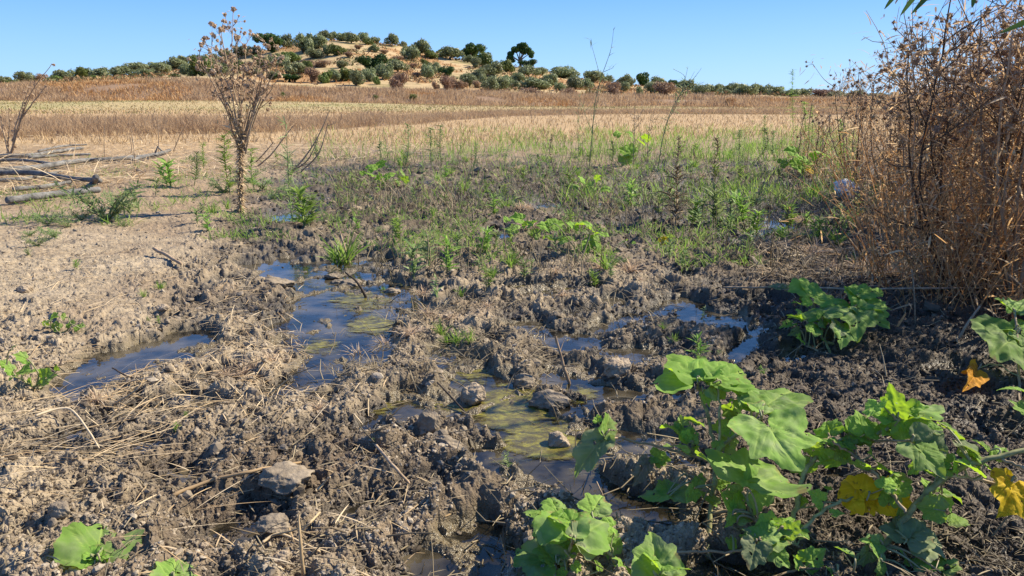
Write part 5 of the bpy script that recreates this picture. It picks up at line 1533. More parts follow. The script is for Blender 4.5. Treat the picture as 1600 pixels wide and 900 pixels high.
def build_shrubs():
    shrub(1500, 448, 1.22, .36, 401, 'tallest dry brown shrub with round seed heads beside the dark mud', .75, 1.15, 260)
    shrub(1600, 470, 1.20, .36, 402, 'dry shrub cut by the picture edge, with rusty orange dead leaves', .9, .8, 220)
    shrub(1440, 366, 1.12, .34, 403, 'tawny dry shrub directly behind the tallest one', .8, 1.0, 200)
    shrub(1550, 368, 1.32, .42, 404, 'bushy dry shrub with the thickest crowd of seed heads', .7, 1.1, 260)
    shrub(1338, 286, 1.16, .36, 405, 'slender open dry shrub next to the white plastic, thin twigs against the sky', .25, .6, 220, stems=10)
    shrub(1392, 322, 1.16, .30, 406, 'greyish dry shrub standing between the slender one and the tawny one', .4, .8, 170, stems=10)
    shrub(1470, 306, 1.32, .42, 407, 'tall dry shrub in the rear row above the tawny one', .5, .9, 180)
    shrub(1575, 312, 1.45, .5, 408, 'highest twiggy dry shrub of the rear row by the picture edge', .5, .9, 180)
    shrub(1645, 400, 1.30, .50, 409, 'dry shrub mostly outside the picture, dense brown twigs at the edge', .8, 1.0, 150)
    shrub(1262, 268, .75, .22, 410, 'low thin dry shrub behind the yellowing gourd plant', .1, .4, 60, stems=6)
    # unseen shrubs added outside the picture to darken the mud at the right
    r = np.random.RandomState(77)
    for i, (x, y, h) in enumerate([(3.0, 2.95, 1.3), (3.0, 2.25, 1.2)]):
        o = shrub(0, 0, h, .50, 420 + i, '', .3, 1.25, 20, xy=(x, y), cap=0)
        o['label'] = f'{ordinal(i)} unseen dry shrub added outside the picture to shade the mud'
build_shrubs()

# ------------------------------------------------------------------ giant reed leaning in from above
def reeds():
    r = np.random.RandomState(12)
    for k, (x, y, lab, pts) in enumerate([
            (1.86, 2.42, 'green reed whose leaf tips hang into the sky at the upper edge', [((1448, -60), (1382, 14), 2.3), ((1470, -50), (1407, 24), 2.35), ((1500, -50), (1424, 22), 2.3), ((1530, -40), (1519, 12), 2.2)]),
            (2.05, 2.3, 'green reed with one long leaf entering beside the tall shrub', [((1690, 10), (1562, 52), 2.1), ((1680, -60), (1600, -20), 2.1)])]):
        z = gz(x, y); off = np.array([x, y, z])
        root = empty('giant_reed', (x, y, z), 0, lab, 'reed', 'giant reeds')
        P = smooth_path([[0, 0, -.05], [-.03, .01, 1.0], [-.12, .02, 2.1]], 6)
        b = Buf(); tubes(b, P[None], np.linspace(.012, .007, len(P))[None], 7); link('cane', b.mesh('cane', M['reed']), root)
        for (s, e, Y) in pts:
            A = np.array(GY(*s, Y)) - off; B = np.array(GY(*e, Y)) - off
            j = P[int(np.clip((A[2]) / 2.1 * len(P), 3, len(P) - 1))]
            C = smooth_path([j, A * .8 + j * .2 + [0, 0, .05], A, (A + B) / 2 + [0, 0, .01], B], 5)
            t = np.linspace(0, 1, len(C)); w = .013 * np.sin(np.clip(t * .9 + .1, 0, 1) * np.pi) ** .6; w[-1] = .001
            sd = unit(np.cross(np.gradient(C, axis=0), [0.3, 1, .2]))
            V = np.stack([C - sd * w[:, None], C + [0, .002, 0], C + sd * w[:, None]], 1).reshape(-1, 3)
            i = np.arange(len(C) - 1)[:, None] * 3
            Q = np.concatenate([np.stack([i[:, 0] + c, i[:, 0] + c + 1, i[:, 0] + c + 4, i[:, 0] + c + 3], 1) for c in (0, 1)])
            link('leaf', mesh_np('leaf', V, Q, None, True, {'rnd': np.full(len(V), r.rand())}, M['reed']), root)
reeds()

# ------------------------------------------------------------------ thin green stems against the sky
def thin_stem(base_px, paths, label, mat='fennel', name='wild_fennel', leaves=140, rad0=.006, group='thin wild stems'):
    base = on_ground(*base_px); off = np.array(base); Y = base.y
    root = empty(name, tuple(base), 0, label, 'wild plant', group)
    r = np.random.RandomState(int(base_px[0]))
    allp = []
    for i, pp in enumerate(paths):
        P = smooth_path([np.array(GY(px, py, Y + .02 * i)) for px, py in pp], 6)
        if i == 0: P[0] = off
        b = Buf(); tubes(b, (P - off)[None], np.linspace(rad0 if i == 0 else rad0 * .55, rad0 * .22, len(P))[None], 5)
        link('stem', b.mesh('stem', M[mat]), root); allp.append(P)
    A = np.concatenate(allp); n = leaves
    if n:
        b = Buf(); s = A[r.randint(len(A), size=n)]; k = r.rand(n) < np.clip(1.3 - (s[:, 2] - off[2]) / .9, .25, 1); s = s[k]; n = len(s)
        blades(b, s - off, unit(r.normal(0, .7, (n, 3)) + [0, 0, .9]), r.uniform(.03, .10, n), .006, .4, 3)
        link('foliage', b.mesh('foliage', M['sprig_grey'] if mat == 'fennel' else M['straw_dark']), root)['kind'] = 'stuff'
    return root
thin_stem((921, 262), [[(921, 262), (925, 215), (930, 160), (940, 120), (947, 100), (955, 75), (959, 44)], [(944, 112), (958, 106)], [(938, 122), (932, 98), (922, 62)], [(925, 200), (936, 150), (948, 118)], [(926, 210), (915, 180), (905, 150)]],
          'thin green stem reaching highest above the horizon over the mud')
thin_stem((1028, 268), [[(1028, 268), (1035, 220), (1048, 175), (1065, 145), (1082, 125), (1095, 108)], [(1062, 150), (1080, 138), (1100, 128)], [(1050, 175), (1066, 140), (1075, 104)], [(1055, 160), (1057, 130)], [(1065, 146), (1070, 120), (1052, 108)], [(1045, 185), (1060, 160), (1085, 112)]],
          'forked thin green stem leaning over the green grass fringe', leaves=200)
thin_stem((905, 255), [[(905, 255), (903, 200), (906, 150)], [(904, 190), (910, 165)]], 'short bare green stem beside the highest thin stem', leaves=50, rad0=.004)
thin_stem((458, 352), [[(458, 352), (452, 300), (449, 240), (446, 193)], [(452, 290), (458, 260)]], 'slim green weed stalk beside the tall dead weed', leaves=120, rad0=.005)
thin_stem((990, 262), [[(990, 262), (991, 200), (993, 150)], [(991, 190), (978, 168)], [(991, 195), (1006, 170)], [(991, 205), (1003, 186)]], 'dry pale stalk with papery tufts above the green fringe', 'stick', 'dead_stalk', 60, .005)
thin_stem((1010, 262), [[(1010, 262), (1013, 215), (1017, 180)], [(1012, 220), (1022, 190)]], 'second pale stalk with tufts, shorter and next to the first', 'stick', 'dead_stalk', 50, .004)

# horseweeds: straight stalks densely set with narrow leaves
def horseweed(px, py, top, label, seed, mat='sprig', name='horseweed', w=1.0, lean=0, group='tall green horseweeds', n=0):
    base = on_ground(px, py); off = np.array(base); Y = base.y
    lean = lean + np.random.RandomState(seed).normal(0, 5); e = np.array(GY(px + lean, top, Y)); H = e[2] - off[2]
    r = np.random.RandomState(seed)
    root = empty(name, tuple(base), 0, label, 'weed', group)
    P = smooth_path([[0, 0, -.01], (e - off) * .5 + r.normal(0, .03, 3), e - off], 7)
    b = Buf(); tubes(b, P[None], np.linspace(.0045, .0016, len(P))[None], 5); link('stalk', b.mesh('stalk', M['fennel'] if mat != 'straw_dark' else M['stick']), root)
    n = n or int(150 + H * 200); t = r.uniform(.12, 1.0, n) ** .8
    s = np.stack([np.interp(t, np.linspace(0, 1, len(P)), P[:, k]) for k in range(3)], 1)
    a = r.uniform(0, 6.28, n); d = unit(np.stack([np.cos(a), np.sin(a), r.uniform(.4, 1.5, n)], 1))
    for q in range(r.randint(0, 4)):      # side shoots
        j = r.randint(2, len(P) - 3); e2 = P[j] + np.array([r.normal(0, .07), r.normal(0, .07), r.uniform(.08, .22)]) * (H / .5)
        m = r.randint(18, 34); tt = r.rand(m); s = np.concatenate([s, P[j] + (e2 - P[j]) * tt[:, None]]); t = np.concatenate([t, tt]); a2 = r.uniform(0, 6.28, m)
        d = np.concatenate([d, unit(np.stack([np.cos(a2), np.sin(a2), r.uniform(.2, 1.6, m)], 1))])
    n = len(s); keep = r.rand(n) < .62; s, d, t = s[keep] + r.normal(0, .004, (keep.sum(), 3)), d[keep], t[keep]; n = len(s)
    b = Buf(); blades(b, s, d, r.uniform(.35, 1.25, n) * .085 * w * (1.15 - .6 * t), r.uniform(.005, .010, n) * w, r.uniform(.3, .9), 3)
    link('foliage', b.mesh('foliage', M[mat]), root)['kind'] = 'stuff'
    return root
HW = [(1240, 215, 108, 0, 'sprig', 'tallest green horseweed standing up against the horizon near the shrubs', 1.1), (1256, 235, 160, 0, 'sprig', 'bright green horseweed just beside the tallest one', 1.0),
      (1268, 235, 166, 0, 'sprig', 'second bright green horseweed beside the tallest one', 1.0), (1312, 255, 188, 2, 'sprig', 'green horseweed in front of the slender dry shrub', 1.0), (1318, 272, 225, 0, 'sprig', 'short green horseweed between the white plastic and the slender shrub', 1.0),
      (1286, 262, 212, 0, 'sprig', 'green horseweed behind the yellowing gourd plant', .9), (675, 262, 200, 0, 'sprig_grey', 'green horseweed at the field edge, first of the pair', 1.0), (690, 262, 196, 0, 'sprig_grey', 'green horseweed at the field edge, second of the pair', 1.0),
      (632, 262, 195, 2, 'sprig_grey', 'pale green horseweed beyond the far gourd plant', 1.0), (360, 305, 212, -6, 'sprig', 'bright horseweed growing just beside the column of the tall dead weed', 1.2), (398, 300, 232, 0, 'sprig', 'leafy horseweed on the other side of the tall dead weed', .9),
      (303, 290, 240, 0, 'sprig_grey', 'dark green horseweed left of the tall dead weed', 1.0), (318, 262, 225, 0, 'sprig', 'small horseweed in the straw left of the tall dead weed', .9), (500, 255, 212, -3, 'sprig_grey', 'drooping grey green horseweed beside the curved dead branches', 1.1),
      (1152, 258, 205, 0, 'sprig_grey', 'dark horseweed in the green fringe, first of three', .9), (1176, 256, 200, 3, 'sprig_grey', 'dark horseweed in the green fringe, second of three', .9), (1192, 232, 180, 0, 'sprig', 'slim horseweed with a bright green tip at the fringe', .7), (1210, 256, 205, 0, 'sprig_grey', 'dark horseweed in the green fringe, third of three', .9),
      (1055, 262, 215, 0, 'straw_dark', 'dead brown horseweed stalk in the grass fringe', .9), (1112, 262, 216, 0, 'straw_dark', 'second dead brown horseweed stalk in the fringe', .9), (868, 268, 210, 2, 'straw_dark', 'thin dead horseweed at the field edge', .7),
      (1055, 352, 262, 0, 'straw_dark', 'drooping dead stalk in the middle of the wet mud', 1.3), (955, 265, 222, 0, 'sprig_grey', 'grey green horseweed beside the upright far gourd plant', .9), (738, 262, 222, 0, 'sprig_grey', 'short horseweed in the fringe near the pair', .8), (600, 258, 222, 3, 'sprig_grey', 'small horseweed at the straw edge', .8)]
for i, (px, py, tp, ln, mt, lab, w) in enumerate(HW):
    horseweed(px, py, tp, lab, 500 + i, mt, 'horseweed' if mt != 'straw_dark' else 'dead_stalk', w, ln, 'tall green horseweeds' if mt != 'straw_dark' else 'dead weed stalks')

# ------------------------------------------------------------------ small weeds standing in the mud
def sprig_proto(kind, seed):
    r = np.random.RandomState(seed)
    root = empty(kind); b = Buf(); kids = []
    if kind == 'weed_sprig':
        s = Buf()
        for q in range(r.randint(1, 4)):
            e = np.array([r.normal(0, .16), r.normal(0, .16), r.uniform(.7, 1.0)]); o0 = r.normal(0, .05, 3) * [1, 1, 0]
            P = smooth_path([o0 + [0, 0, -.05], o0 + e * .5 + r.normal(0, .03, 3), o0 + e], 5)
            tubes(s, P[None], np.linspace(.018, .008, len(P))[None], 4)
            n = 26; t = r.uniform(.15, 1, n); c = np.stack([np.interp(t, np.linspace(0, 1, len(P)), P[:, k]) for k in range(3)], 1)
            a = r.uniform(0, 6.28, n); d = unit(np.stack([np.cos(a), np.sin(a), r.uniform(.4, 1.6, n)], 1))
            blades(b, c, d, r.uniform(.20, .42, n), r.uniform(.045, .075, n), .4, 3)
        kids.append(link('stem', s.mesh('stem', M['fennel']), root))
        o = link('foliage', b.mesh('foliage', M['sprig' if seed % 2 else 'sprig_grey']), root); kids.append(o)
    elif kind == 'grass_tuft':
        n = 34; d = unit(np.stack([r.normal(0, .38, n), r.normal(0, .38, n), np.ones(n)], 1))
        blades(b, r.normal(0, .07, (n, 3)) * [1, 1, 0], d, r.uniform(.5, 1.05, n), r.uniform(.025, .05, n), .35, 4)
        o = link('foliage', b.mesh('foliage', M['grass']), root); kids.append(o)
    elif kind == 'low_herb':
        s = Buf()
        for q in range(11):
            a = r.uniform(0, 6.28); e = np.array([math.cos(a) * r.uniform(.3, .9), math.sin(a) * r.uniform(.3, .9), r.uniform(.2, .8)])
            P = smooth_path([np.zeros(3), e * .5 + [0, 0, .08], e], 4); tubes(s, P[None], np.linspace(.012, .006, len(P))[None], 3)
            n = 34; t = r.uniform(.1, 1, n); c = np.stack([np.interp(t, np.linspace(0, 1, len(P)), P[:, k]) for k in range(3)], 1)
            blades(b, c + r.normal(0, .03, c.shape), unit(r.normal(0, 1, (n, 3)) + [0, 0, .6]), r.uniform(.08, .2, n), .03, .3, 2)
        kids.append(link('stem', s.mesh('stem', M['fennel']), root))
        o = link('foliage', b.mesh('foliage', M['sprig_grey']), root); kids.append(o)
    elif kind == 'dead_tuft':
        n = 60; d = unit(np.stack([r.normal(0, .7, n), r.normal(0, .7, n), np.ones(n)], 1))
        blades(b, r.normal(0, .10, (n, 3)) * [1, 1, 0], d, r.uniform(.4, 1.0, n), r.uniform(.02, .04, n), .7, 4)
        o = link('blades', b.mesh('blades', M['papery']), root); o['kind'] = 'stuff'; kids.append(o)
    return root, kids
SP = {'weed_sprig': [sprig_proto('weed_sprig', 600 + i) for i in range(5)], 'grass_tuft': [sprig_proto('grass_tuft', 620 + i) for i in range(3)],
      'low_herb': [sprig_proto('low_herb', 640 + i) for i in range(3)], 'dead_tuft': [sprig_proto('dead_tuft', 660 + i) for i in range(3)]}
usedsp = set()
LAND = [('the blue pool', 540, 450), ('the dark pool by the dry soil', 215, 550), ('the algae channel', 790, 640), ('the flat leaved gourd plant', 905, 375), ('the tall dead weed', 376, 300), ('the charred poles', 120, 265),
        ('the white plastic', 1322, 290), ('the yellow puddle', 842, 447), ('the bright puddles in the dark mud', 1110, 485), ('the far gourd plant', 605, 280), ('the upright far gourd plant', 985, 240),
        ('the pale square stone', 965, 570), ('the shaded gourd plant', 1290, 500), ('the grey boulder', 452, 760), ('the standing dead stick', 880, 580), ('the yellowing gourd plant', 1250, 262), ('the drooping dead stalk', 1055, 310),
        ('the straw heap', 180, 640), ('the tall gourd plant', 1110, 680), ('the curved dead branches', 455, 250)]
def sprig(kind, px, py, hpx, r, items, word):
    p = on_ground(px, py); dep = float(proj(p.x, p.y, p.z)[2]); s = hpx * dep / F
    i = r.randint(len(SP[kind])); root, kids = SP[kind][i]
    if (kind, i) not in usedsp: usedsp.add((kind, i)); o = root
    else: o = copy_tree(root, kids, (0, 0, 0))
    o.location = p; o.rotation_euler = (0, 0, r.uniform(0, 6.28)); k = 1.0 if kind != 'low_herb' else 1.15
    o.scale = (s * k, s * k, s)
    o['category'] = {'weed_sprig': 'weed', 'grass_tuft': 'grass tuft', 'low_herb': 'herb', 'dead_tuft': 'dead grass tuft'}[kind]
    o['group'] = {'weed_sprig': 'green weed sprigs in the mud', 'grass_tuft': 'grass tufts', 'low_herb': 'feathery low herbs', 'dead_tuft': 'dead grass tufts'}[kind]
    d = [(math.hypot((px - x) * .8, (py - y) * 1.5), nm, px - x, py - y) for nm, x, y in LAND]; _, nm, dx, dy = min(d)
    if abs(dx) > abs(dy) * 1.6: rel = 'right of' if dx > 0 else 'left of'
    else: rel = 'in front of' if dy > 0 else 'beyond'
    items.append((o, px, word, rel + ' ' + nm.replace('the bright puddles in the dark mud', 'the puddles in dark mud').replace('the dark pool by the dry soil', 'the dark pool')))
def build_sprigs():
    r = np.random.RandomState(31); items = []
    # ones read off the photograph
    for px, py, h, w in [(668, 412, 46, 'upright'), (650, 448, 50, 'thin'), (748, 426, 26, 'small'), (775, 408, 36, 'upright'), (715, 405, 34, 'upright'), (762, 458, 30, 'upright'), (805, 410, 18, 'small'), (1118, 352, 50, 'leaning'), (1140, 345, 40, 'bushy'),
                         (1160, 362, 48, 'bushy'), (1228, 358, 34, 'yellowish'), (1185, 332, 40, 'bushy'), (1098, 345, 30, 'upright'), (1085, 350, 36, 'upright'), (1030, 338, 48, 'upright'), (985, 328, 40, 'pale'), (1090, 580, 44, 'small'), (1122, 560, 16, 'small'),
                         (1100, 500, 18, 'tiny'), (325, 362, 30, 'bright'), (310, 350, 22, 'small'), (118, 420, 14, 'tiny'), (795, 735, 26, 'tiny'), (275, 680, 16, 'tiny'), (232, 500, 10, 'tiny'), (248, 505, 12, 'tiny'), (290, 655, 8, 'tiny'), (700, 425, 50, 'thin'),
                         (685, 470, 34, 'yellowish'), (930, 452, 26, 'grey'), (955, 440, 20, 'grey'), (1168, 395, 30, 'thin'), (892, 300, 36, 'pale'), (475, 355, 60, 'grey'), (490, 350, 40, 'grey'), (215, 330, 40, 'grey'), (245, 305, 34, 'yellowish'), (268, 290, 40, 'pale'),
                         (640, 380, 20, 'small'), (585, 700, 8, 'tiny'), (1280, 378, 34, 'pale'), (1360, 330, 40, 'grey'), (1395, 320, 36, 'grey'), (1342, 345, 36, 'dark'), (560, 362, 18, 'small'), (880, 350, 26, 'small'), (1190, 590, 18, 'tiny')]:
        sprig('weed_sprig', px, py, h * 1.15, r, items, w + ' green weed sprig')
    for px, py, h, w in [(525, 412, 40, 'tall'), (545, 408, 34, 'tall'), (538, 412, 66, 'very tall'), (715, 545, 34, 'dense bright'), (735, 548, 30, 'dense bright'), (700, 540, 26, 'dense bright'), (690, 535, 30, 'dense'), (600, 455, 14, 'small'), (940, 300, 24, 'fine'), (1035, 525, 16, 'low'),
                         (1052, 535, 22, 'low'), (770, 440, 26, 'fine'), (832, 370, 22, 'fine'), (720, 465, 22, 'fine'), (1120, 320, 30, 'fine'), (660, 330, 18, 'fine'), (225, 465, 18, 'sparse'), (250, 450, 20, 'sparse')]:
        sprig('grass_tuft', px, py, h, r, items, w + ' green grass tuft')
    for px, py, h, w in [(60, 385, 26, 'sprawling'), (85, 372, 30, 'sprawling'), (105, 352, 24, 'sprawling'), (128, 345, 24, 'sprawling'), (168, 345, 78, 'upright feathery'), (75, 355, 30, 'feathery'), (195, 355, 18, 'flat'), (45, 365, 18, 'flat'), (45, 398, 14, 'small'), (410, 300, 32, 'grey'),
                         (350, 300, 34, 'grey'), (390, 285, 28, 'grey'), (425, 310, 26, 'bushy'), (455, 305, 26, 'bushy'), (180, 325, 36, 'green'), (975, 325, 26, 'round'), (1060, 320, 20, 'round')]:
        sprig('low_herb', px, py, h, r, items, w + ' herb')
    for px, py, h, w in [(812, 330, 34, 'pale dead'), (826, 326, 30, 'pale dead'), (668, 500, 44, 'tan dead'), (640, 525, 50, 'tan dead'), (600, 540, 40, 'tan dead'), (620, 500, 30, 'reddish dead'), (400, 560, 60, 'tan dead'), (380, 575, 46, 'tan dead'), (425, 565, 40, 'tan dead'), (510, 590, 40, 'dead'),
                         (560, 560, 50, 'tan dead'), (700, 500, 36, 'tan dead'), (500, 645, 34, 'orange dead'), (730, 520, 24, 'dead'), (660, 470, 40, 'tan dead'), (150, 640, 50, 'straw coloured dead'), (620, 300, 30, 'dead'), (590, 305, 24, 'dead'),
                         (1270, 400, 60, 'dead'), (1300, 420, 50, 'dead'), (1345, 425, 50, 'dead'), (1390, 430, 50, 'dead'), (760, 480, 28, 'dead'), (880, 470, 30, 'dead'), (1000, 440, 24, 'dead'), (870, 440, 30, 'dead'), (350, 580, 34, 'dead')]:
        sprig('dead_tuft', px, py, h * .72, r, items, w + ' grass tuft')
    # the rest of the scattered green between them
    n = 0
    while n < 150:
        px = r.uniform(250, 1330); py = 245 + 190 * r.rand() ** 1.5
        X, Y = GV(np.array([px]), np.array([py]), .03)
        if pool_depth(np.array([px]), np.array([py]), X, Y)[0] > .01 or (px < 520 and py > 345) or (px > 1150 and py > 390): continue
        if r.rand() > .35 + .65 * (px > 560): continue
        k = r.choice(['weed_sprig', 'weed_sprig', 'weed_sprig', 'low_herb', 'grass_tuft', 'grass_tuft', 'dead_tuft'])
        h = r.uniform(16, 40) * (.6 + (py - 240) / 300)
        if k == 'low_herb': h *= .7
        sprig(k, px, py, h, r, items, {'weed_sprig': 'little green weed sprig', 'low_herb': 'little herb', 'grass_tuft': 'little green grass tuft', 'dead_tuft': 'little dead grass tuft'}[k]); n += 1
    label_rows(items, '')
build_sprigs()

# ------------------------------------------------------------------ charred poles, sticks, stones, plastic
def pole(pts, r0, r1, label, mat='charred', name='charred_pole', cat='pole', group='charred poles on the straw', sides=9, rough=.03, seed=0, lift=None, knots=0, straight=True):
    W = []
    for q in pts:
        p = on_ground(q[0], q[1]); h = q[2] if len(q) > 2 else r0 * .7
        p = G(q[0], q[1], (float(land(np.array([p.x]), np.array([p.y]))[0]) if straight else p.z) + h + (.035 if straight else 0)); W.append(np.array(p))
    off = np.array(W[0]); off[2] -= 0
    root_loc = tuple(off)
    P = smooth_path(W, 9) - off; n = len(P)
    r = np.random.RandomState(seed)
    P[1:-1] += np.stack([perlin(np.arange(n) * .35, np.full(n, seed + k * 7.7), 300) for k in range(3)], 1)[1:-1] * r0 * (.15 if straight else .4)
    R = np.linspace(r0, r1, n) * (1 + rough * r.normal(0, 1, n))
    R[0] *= .8; R[-1] *= .8
    b = Buf(); tubes(b, P[None], R[None], sides, rnd=r.rand())
    # end caps
    V = np.concatenate(b.V); c0 = len(V); b.add([P[0], P[-1]], None, None, .5)
    b.T.append(np.array([(c0, (j + 1) % sides, j) for j in range(sides)] + [(c0 + 1, (n - 1) * sides + j, (n - 1) * sides + (j + 1) % sides) for j in range(sides)]))
    for q in range(knots):
        i = r.randint(2, n - 2); d = unit(r.normal(0, 1, 3) + [0, 0, .8]); L = r.uniform(2, 5) * r0
        tubes(b, np.array([P[i], P[i] + d * L])[None], np.array([[R[i] * .6, R[i] * .25]]), 5)
    o = link(name, b.mesh(name, M[mat])); o.location = root_loc
    tag(o, label, cat, group)
    return o
pole([(-40, 243), (40, 243), (90, 236), (130, 231)], .028, .020, 'rearmost grey pole lying farthest away on the straw', seed=1)
pole([(45, 246), (90, 243), (142, 241)], .020, .014, 'short thin pole just in front of the rearmost one', seed=2)
pole([(-40, 268), (50, 262), (120, 252), (180, 248), (232, 243), (266, 235)], .032, .022, 'longest charred pole with a forked far end', seed=3, knots=5)
pole([(-30, 270, .05), (50, 270, .05), (100, 277, .04), (158, 283, .03)], .028, .020, 'black charred pole crossing under the longest one', seed=4, knots=1)
pole([(20, 296), (70, 291), (110, 284)], .020, .014, 'thin grey pole between the black one and the nearest one', seed=5)
pole([(10, 313), (60, 307), (110, 301), (156, 296)], .028, .024, 'nearest charred pole, short and straight', seed=6)
pole([(150, 276, .10), (146, 286, .02), (136, 292, .02)], .026, .018, 'stubby charred piece standing where the poles meet', seed=7)
pole([(206, 250, .02), (232, 244, .04), (246, 242, .05)], .022, .012, 'small charred offcut against the longest pole', seed=8)
pole([(-40, 252), (30, 250), (84, 256)], .022, .016, 'thin dark pole lying under the rear poles', seed=31)
pole([(-30, 283), (40, 279), (96, 268)], .020, .014, 'thin charred branch beneath the longest pole', seed=32, knots=1)
pole([(60, 236), (100, 228), (136, 226)], .018, .012, 'slim grey branch lying behind all the other poles', seed=33, knots=1)

def stick(pts, r0, r1, label, mat='stick', name='dead_stick', group='dead sticks', cat='stick', seed=0, sides=6, knots=0, yfix=False):
    """pts: (px, py, height above ground) unless yfix: then all at the first point's distance"""
    if not yfix:
        return pole(pts, r0, r1, label, mat, name, cat, group, sides, .06, seed, knots=knots, straight=False)
    base = on_ground(pts[0][0], pts[0][1]); W = [np.array(base)] + [np.array(GY(x, y, base.y + (q * .02))) for q, (x, y) in enumerate(pts[1:])]
    off = W[0].copy(); P = smooth_path(W, 7) - off; n = len(P); r = np.random.RandomState(seed)
    P[1:] += np.cumsum(r.normal(0, r0 * .12, P[1:].shape), 0); P[0][2] -= .01
    b = Buf(); tubes(b, P[None], (np.linspace(r0, r1, n) * (1 + r.normal(0, .07, n)))[None], sides)
    for q in range(knots):
        i = r.randint(3, n - 1); d = unit(r.normal(0, 1, 3) + [0, 0, 1]); L = r.uniform(4, 10) * r0
        tubes(b, np.array([P[i], P[i] + d * L])[None], np.array([[r0 * .4, r0 * .15]]), 4)
    o = link(name, b.mesh(name, M[mat])); o.location = tuple(off); tag(o, label, cat, group)
    return o
stick([(893, 605), (880, 570), (868, 524)], .0055, .004, 'dead stick standing upright in the mud near the algae channel', yfix=True, seed=1, knots=2)
stick([(573, 467), (558, 440), (540, 424)], .006, .0035, 'dark broken stick poking out of the blue pool', 'stick_dark', yfix=True, seed=2)
stick([(547, 412), (538, 385), (531, 360)], .006, .003, 'dead twig among the tall grass in the blue pool', yfix=True, seed=3)
stick([(240, 388, .02), (262, 400, .02), (283, 412, .01)], .009, .007, 'short grey stick lying on the dry soil', seed=4)
stick([(268, 775, .01), (330, 750, .02), (400, 735, .02), (470, 722, .012)], .0042, .0028, 'long pale straw coloured stalk lying above the grey boulder', 'straw', 'dry_stalk', 'dry stalks on the ground', 'stalk', 5)
stick([(1130, 449, .02), (1250, 449, .05), (1340, 452, .06), (1450, 450, .06), (1565, 450, .05)], .0042, .0035, 'long thin cane lying level across the dark mud', 'stick', 'thin_cane', None, 'cane', 6)
stick([(583, 690, .012), (610, 722, .015), (640, 756, .006)], .004, .003, 'grey brown stick lying on the lumpy near mud', 'stick', seed=7)
stick([(683, 597, .015), (712, 628, .012), (745, 664, .006)], .0028, .002, 'thin dark twig crossing the algae beside a round stone', 'stick_dark', seed=8)
stick([(475, 900), (470, 850), (466, 805)], .0035, .002, 'pale curved stalk at the picture bottom below the grey boulder', 'straw', 'dry_stalk', 'dry stalks on the ground', 'stalk', 9, yfix=True)
stick([(410, 848, .01), (440, 835, .012), (500, 862, .008)], .0028, .002, 'thin stalk crossing the curved stalk below the boulder', 'straw', 'dry_stalk', 'dry stalks on the ground', 'stalk', 10)
stick([(493, 768, .01), (505, 756, .012), (516, 745, .01)], .003, .002, 'short pale stalk just beside the grey boulder', 'straw', 'dry_stalk', 'dry stalks on the ground', 'stalk', 11)
stick([(470, 832, .008), (486, 815, .012), (500, 800, .01)], .003, .002, 'short pale stalk below the grey boulder', 'straw', 'dry_stalk', 'dry stalks on the ground', 'stalk', 12)
stick([(634, 850), (633, 815)], .0022, .0016, 'tiny upright stalk at the edge of the near puddle', 'straw', 'dry_stalk', 'dry stalks on the ground', 'stalk', 13, yfix=True)
stick([(55, 650, .02), (110, 640, .03), (155, 700, .02)], .0035, .002, 'bent pale stalk on the straw heap', 'straw', 'dry_stalk', 'dry stalks on the ground', 'stalk', 14)
stick([(175, 638), (212, 610), (226, 590)], .003, .0015, 'pale forked straw standing at the tip of the straw heap', 'straw', 'dry_stalk', 'dry stalks on the ground', 'stalk', 15, yfix=True, knots=3)
stick([(215, 606), (200, 588), (176, 574)], .0036, .002, 'dark thin twig reaching over the dark pool', 'stick_dark', yfix=True, seed=16)
stick([(75, 590), (90, 575), (97, 562)], .004, .002, 'dark short twig beside the trailing herb', 'stick_dark', yfix=True, seed=17, knots=1)
stick([(1498, 530), (1515, 500), (1530, 478)], .0045, .003, 'slanting tan stick in the shade near the edge plant', yfix=True, seed=18)
stick([(1430, 505), (1428, 450), (1424, 420)], .003, .002, 'slender upright dead stalk in the shaded mud', yfix=True, seed=19)
stick([(953, 795), (940, 770), (932, 752)], .0022, .0012, 'tiny twig leaning over the dark water between two gourd plants', yfix=True, seed=20)
stick([(186, 600, .02), (240, 588, .03)], .0025, .002, 'straight pale straw at the pool end of the heap', 'straw', 'dry_stalk', 'dry stalks on the ground', 'stalk', 21)
for i, (pts, lab) in enumerate([
        ([(455, 268), (480, 240), (500, 205), (512, 172)], 'tallest curved dead branch rising from the straw'), ([(458, 270), (482, 248), (497, 215)], 'curved dead branch hugging the tallest one'),
        ([(398, 262), (425, 240), (458, 197)], 'slanting dead branch nearer the tall dead weed'), ([(470, 272), (498, 240), (512, 192)], 'dead branch leaning beyond the tallest curved one'), ([(400, 255), (415, 238), (428, 222)], 'low dead branch nearest the tall dead weed'),
        ([(163, 245), (163, 215), (165, 184)], 'upright pale stalk behind the charred poles'), ([(205, 240), (207, 215), (204, 200)], 'short pale stalk behind the longest charred pole'), ([(248, 238), (248, 205), (246, 178)], 'thin pale stalk at the end of the longest charred pole'),
        ([(270, 240), (280, 215), (291, 193)], 'leaning thin stalk in the straw beyond the poles'), ([(365, 190), (340, 170), (310, 150)], 'thin bent stalk crossing behind the tall dead weed'),
        ([(212, 262), (209, 235), (206, 212)], 'pale split stalk in front of the longest pole'), ([(10, 240), (14, 200), (8, 165)], 'pale upright stalk at the picture edge behind the poles')]):
    stick(pts, .010 if i < 5 else .006, .004 if i < 5 else .003, lab, 'stick', 'dead_branch' if i < 5 else 'dead_stalk', 'dead branches in the straw' if i < 5 else 'dead stalks in the straw', 'branch' if i < 5 else 'stalk', 700 + i, yfix=True, knots=3)

